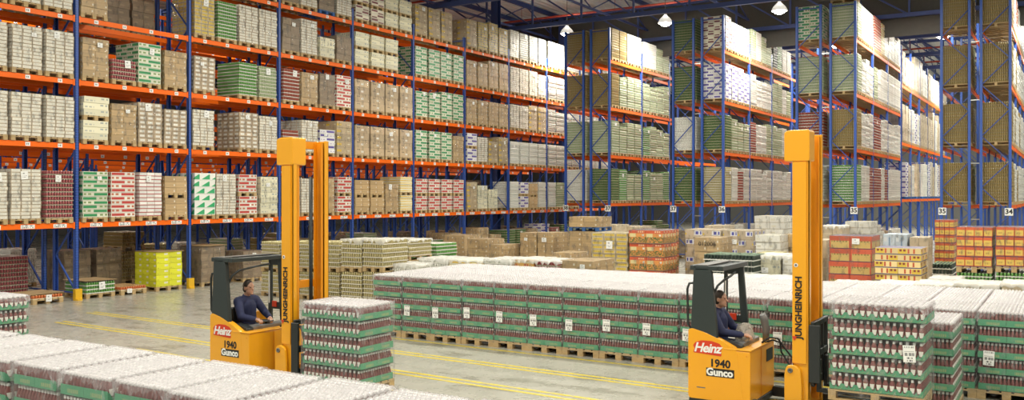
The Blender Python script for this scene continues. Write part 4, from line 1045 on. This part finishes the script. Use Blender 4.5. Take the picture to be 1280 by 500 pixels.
def make_person(loc, label, turn=0.):
    o = thing('person', label, 'person', loc, 0, 'truck drivers')
    # x forward; hips at z .84
    hip = Vector((-.22, -.05, .88)); che = Vector((-.22, -.05, 1.21)); nk = Vector((-.21, -.05, 1.40)); hd = Vector((-.165, -.05, 1.535))
    shL, shR = Vector((-.21, .14, 1.32)), Vector((-.21, -.24, 1.32))
    elL, elR = Vector((-.06, .22, 1.10)), Vector((-.05, -.31, 1.08)); wrL, wrR = Vector((.17, .10, 1.05)), Vector((.24, -.28, 1.06))
    knL, knR = Vector((.27, .08, .84)), Vector((.27, -.18, .84)); anL, anR = Vector((.24, .08, .42)), Vector((.24, -.18, .42))
    b = MB()
    capsule(b, hip, che, .12, .13); capsule(b, che, nk - Vector((0, 0, .06)), .12, .07); capsule(b, nk - Vector((0, 0, .06)), nk + Vector((.015, 0, .06)), .055, .05)
    ball(b, (hd.x, hd.y, hd.z + .02), .098, .076, .105); ball(b, (hd.x + .022, hd.y, hd.z - .05), .072, .060, .072)
    capsule(b, hd + Vector((.085, 0, .015)), hd + Vector((.112, 0, -.022)), .011, .016, 8); ball(b, (hd.x + .088, hd.y, hd.z - .062), .012, .024, .012, 8); ball(b, (hd.x + .078, hd.y, hd.z - .095), .022, .03, .022, 10)
    for s in (-1, 1):
        ball(b, (hd.x - .005, hd.y + s * .077, hd.z - .005), .022, .010, .033, 10); ball(b, (hd.x + .075, hd.y + s * .032, hd.z + .035), .02, .026, .010, 8)
    for (sh, el, wr, s) in ((shL, elL, wrL, 1), (shR, elR, wrR, -1)):
        capsule(b, sh, el, .05, .042); capsule(b, el, wr, .042, .028)
        f = (wr - el).normalized(); side = Vector((0, -s, 0)); dn = Vector((0, 0, -1))
        palm = wr + f * .055
        capsule(b, wr + f * .02, palm + f * .02, .026, .030, 10); 
        for q, (ln, off) in enumerate(((.072, .030), (.080, .011), (.075, -.009), (.060, -.028))):
            r0 = palm + f * .035 + side * off
            m1 = r0 + f * ln * .45 + dn * .008; m2 = m1 + f * ln * .22 + dn * .022; m3 = m2 - f * ln * .08 + dn * .022
            for (a, c_, ra, rb) in ((r0 - f * .02, m1, .010, .0095), (m1, m2, .0095, .009), (m2, m3, .009, .008)): capsule(b, a, c_, ra, rb, 8)
        t0 = wr + f * .03 + side * .022; t1 = t0 + side * .03 + f * .02 + dn * .005; t2 = t1 + f * .03 + dn * .014
        capsule(b, t0, t1, .012, .011, 8); capsule(b, t1, t2, .011, .009, 8)
    for (kn, an, y) in ((knL, anL, .03), (knR, anR, -.13)):
        capsule(b, (hip.x, y, .87), kn, .075, .058); capsule(b, kn, an, .055, .04); capsule(b, an + Vector((-.03, 0, -.06)), an + Vector((.15, 0, -.07)), .042, .035)
    fuse(link('body', b.mesh('body', M['skin']), o), .0065)
    j = MB()
    capsule(j, hip - Vector((0, 0, .02)), che, .165, .165); capsule(j, che, nk - Vector((.005, 0, .08)), .16, .10); capsule(j, shL + Vector((0, -.03, .0)), shR + Vector((0, .03, 0)), .085, .085)
    for (sh, el, wr) in ((shL, elL, wrL), (shR, elR, wrR)): capsule(j, sh, el, .078, .064); capsule(j, el, wr, .064, .046)
    j.tube([nk + Vector((-.01, 0, -.05)), nk + Vector((0, 0, .0)), nk + Vector((.004, 0, .015))], [.085, .075, .068], 14)
    fuse(link('jacket', j.mesh('jacket', M['jacket']), o), .012)
    j = MB()
    for (kn, an, y) in ((knL, anL, .03), (knR, anR, -.13)): capsule(j, (hip.x, y, .87), kn, .095, .075); capsule(j, kn, an, .07, .06)
    capsule(j, (hip.x, .04, .86), (hip.x, -.14, .86), .11, .11)
    fuse(link('trousers', j.mesh('trousers', M['trouser']), o), .014)
    h = MB(); ball(h, (hd.x - .012, hd.y, hd.z + .032), .100, .081, .105); ball(h, (hd.x - .035, hd.y, hd.z - .02), .075, .074, .075)
    hh = link('hair', h.mesh('hair', M['hair']), o)
    for (an, nm) in ((anL, 'shoe'), (anR, 'shoe')):
        s = MB(); capsule(s, an + Vector((-.04, 0, -.07)), an + Vector((.16, 0, -.08)), .05, .042); fuse(link('shoe', s.mesh('shoe', M['rubber']), o), .012)
    for s in (-1, 1):
        e = MB(); ball(e, (hd.x + .079, hd.y + s * .032, hd.z + .012), .012, .015, .008, 10); link('eye', e.mesh('eye', M['ink']), o)
    return o
T1 = (-4.32, 13.2, 0.); T2 = (-11.62, 10.6, 0.)
make_truck(T1, 'orange reach truck carrying the number 1940, parked before the middle ketchup block', .30)
make_truck(T2, 'orange reach truck driving between the nearest ketchup row and long left rack', .10)
make_person(T1, 'person in navy jacket seated in the truck right of the picture middle')
make_person(T2, 'person in navy jacket driving the truck near the long left rack')
# lifted loads: long side along the forks
ketchup((T1[0] + 2.10, T1[1] - .10, .315), -PI / 2, 'ketchup bottle pallet lifted on the forks of the truck at right', 'ketchup pallets on forks', 2, ((.402 + .004, .43, PH + .46), PI / 2), lean=.012)
ketchup((T2[0] + 2.10, T2[1] - .10, .115), -PI / 2, 'ketchup bottle pallet carried on the forks of the truck near left rack', 'ketchup pallets on forks', 2)
# clear bag on the battery cover
k = NT('clear bag plastic'); nz = k.noise(18., k.obj(), 5., .6)
tr = k.n('ShaderNodeBsdfTransparent'); p = k.bsdf((.72, .66, .56), .2, bump=nz, bumpd=.9, bdist=.05, spec=.8); mx = k.n('ShaderNodeMixShader')
k.set(mx.inputs[0], k.math('ADD', .12, k.math('MULTIPLY', nz, .6))); k.t.links.new(tr.outputs[0], mx.inputs[1]); k.t.links.new(p.outputs[0], mx.inputs[2]); bagm = k.done(mx)
b = MB(); r_ = random.Random(4); n = 18; prof = [(.05, 0), (.14, .005), (.165, .07), (.15, .15), (.12, .22), (.09, .27), (.06, .29), (.01, .295)]
for i, (r, z) in enumerate(prof):
    for q in range(n):
        a = 2 * PI * q / n; rr = r * (1 + .16 * math.sin(5 * a + i) * (i > 0) + r_.uniform(-.06, .06)); b.v.append((rr * math.cos(a), rr * 1.1 * math.sin(a), z + r_.uniform(-.008, .008) * (i > 1)))
for i in range(len(prof) - 1):
    for q in range(n): j = (q + 1) % n; b.face([i * n + q, i * n + j, (i + 1) * n + j, (i + 1) * n + q], 0, smooth=True)
o = link('plastic_bag', b.mesh('bag', bagm), None, (T1[0] + .24, T1[1] - .14, .965)); o.scale = (.85, .85, .85); tag(o, 'crumpled clear plastic bag on the truck beside the driver', 'bag')

# ------------------------------------------------------------------ light of the hall
w = bpy.data.worlds.new('hall'); SC.world = w; w.use_nodes = True
bg = w.node_tree.nodes['Background']; bg.inputs[0].default_value = (1., .98, .90, 1); bg.inputs[1].default_value = .95
SC.view_settings.view_transform = 'Standard'; SC.view_settings.look = 'None'; SC.view_settings.gamma = 1; SC.view_settings.use_curve_mapping = False
SC.view_settings.exposure = -1.32
cy = SC.cycles
cy.max_bounces = 6; cy.diffuse_bounces = 3; cy.glossy_bounces = 3; cy.transmission_bounces = 2; cy.transparent_max_bounces = 10
cy.use_denoising = True; cy.caustics_reflective = False; cy.caustics_refractive = False; cy.sample_clamp_indirect = 6
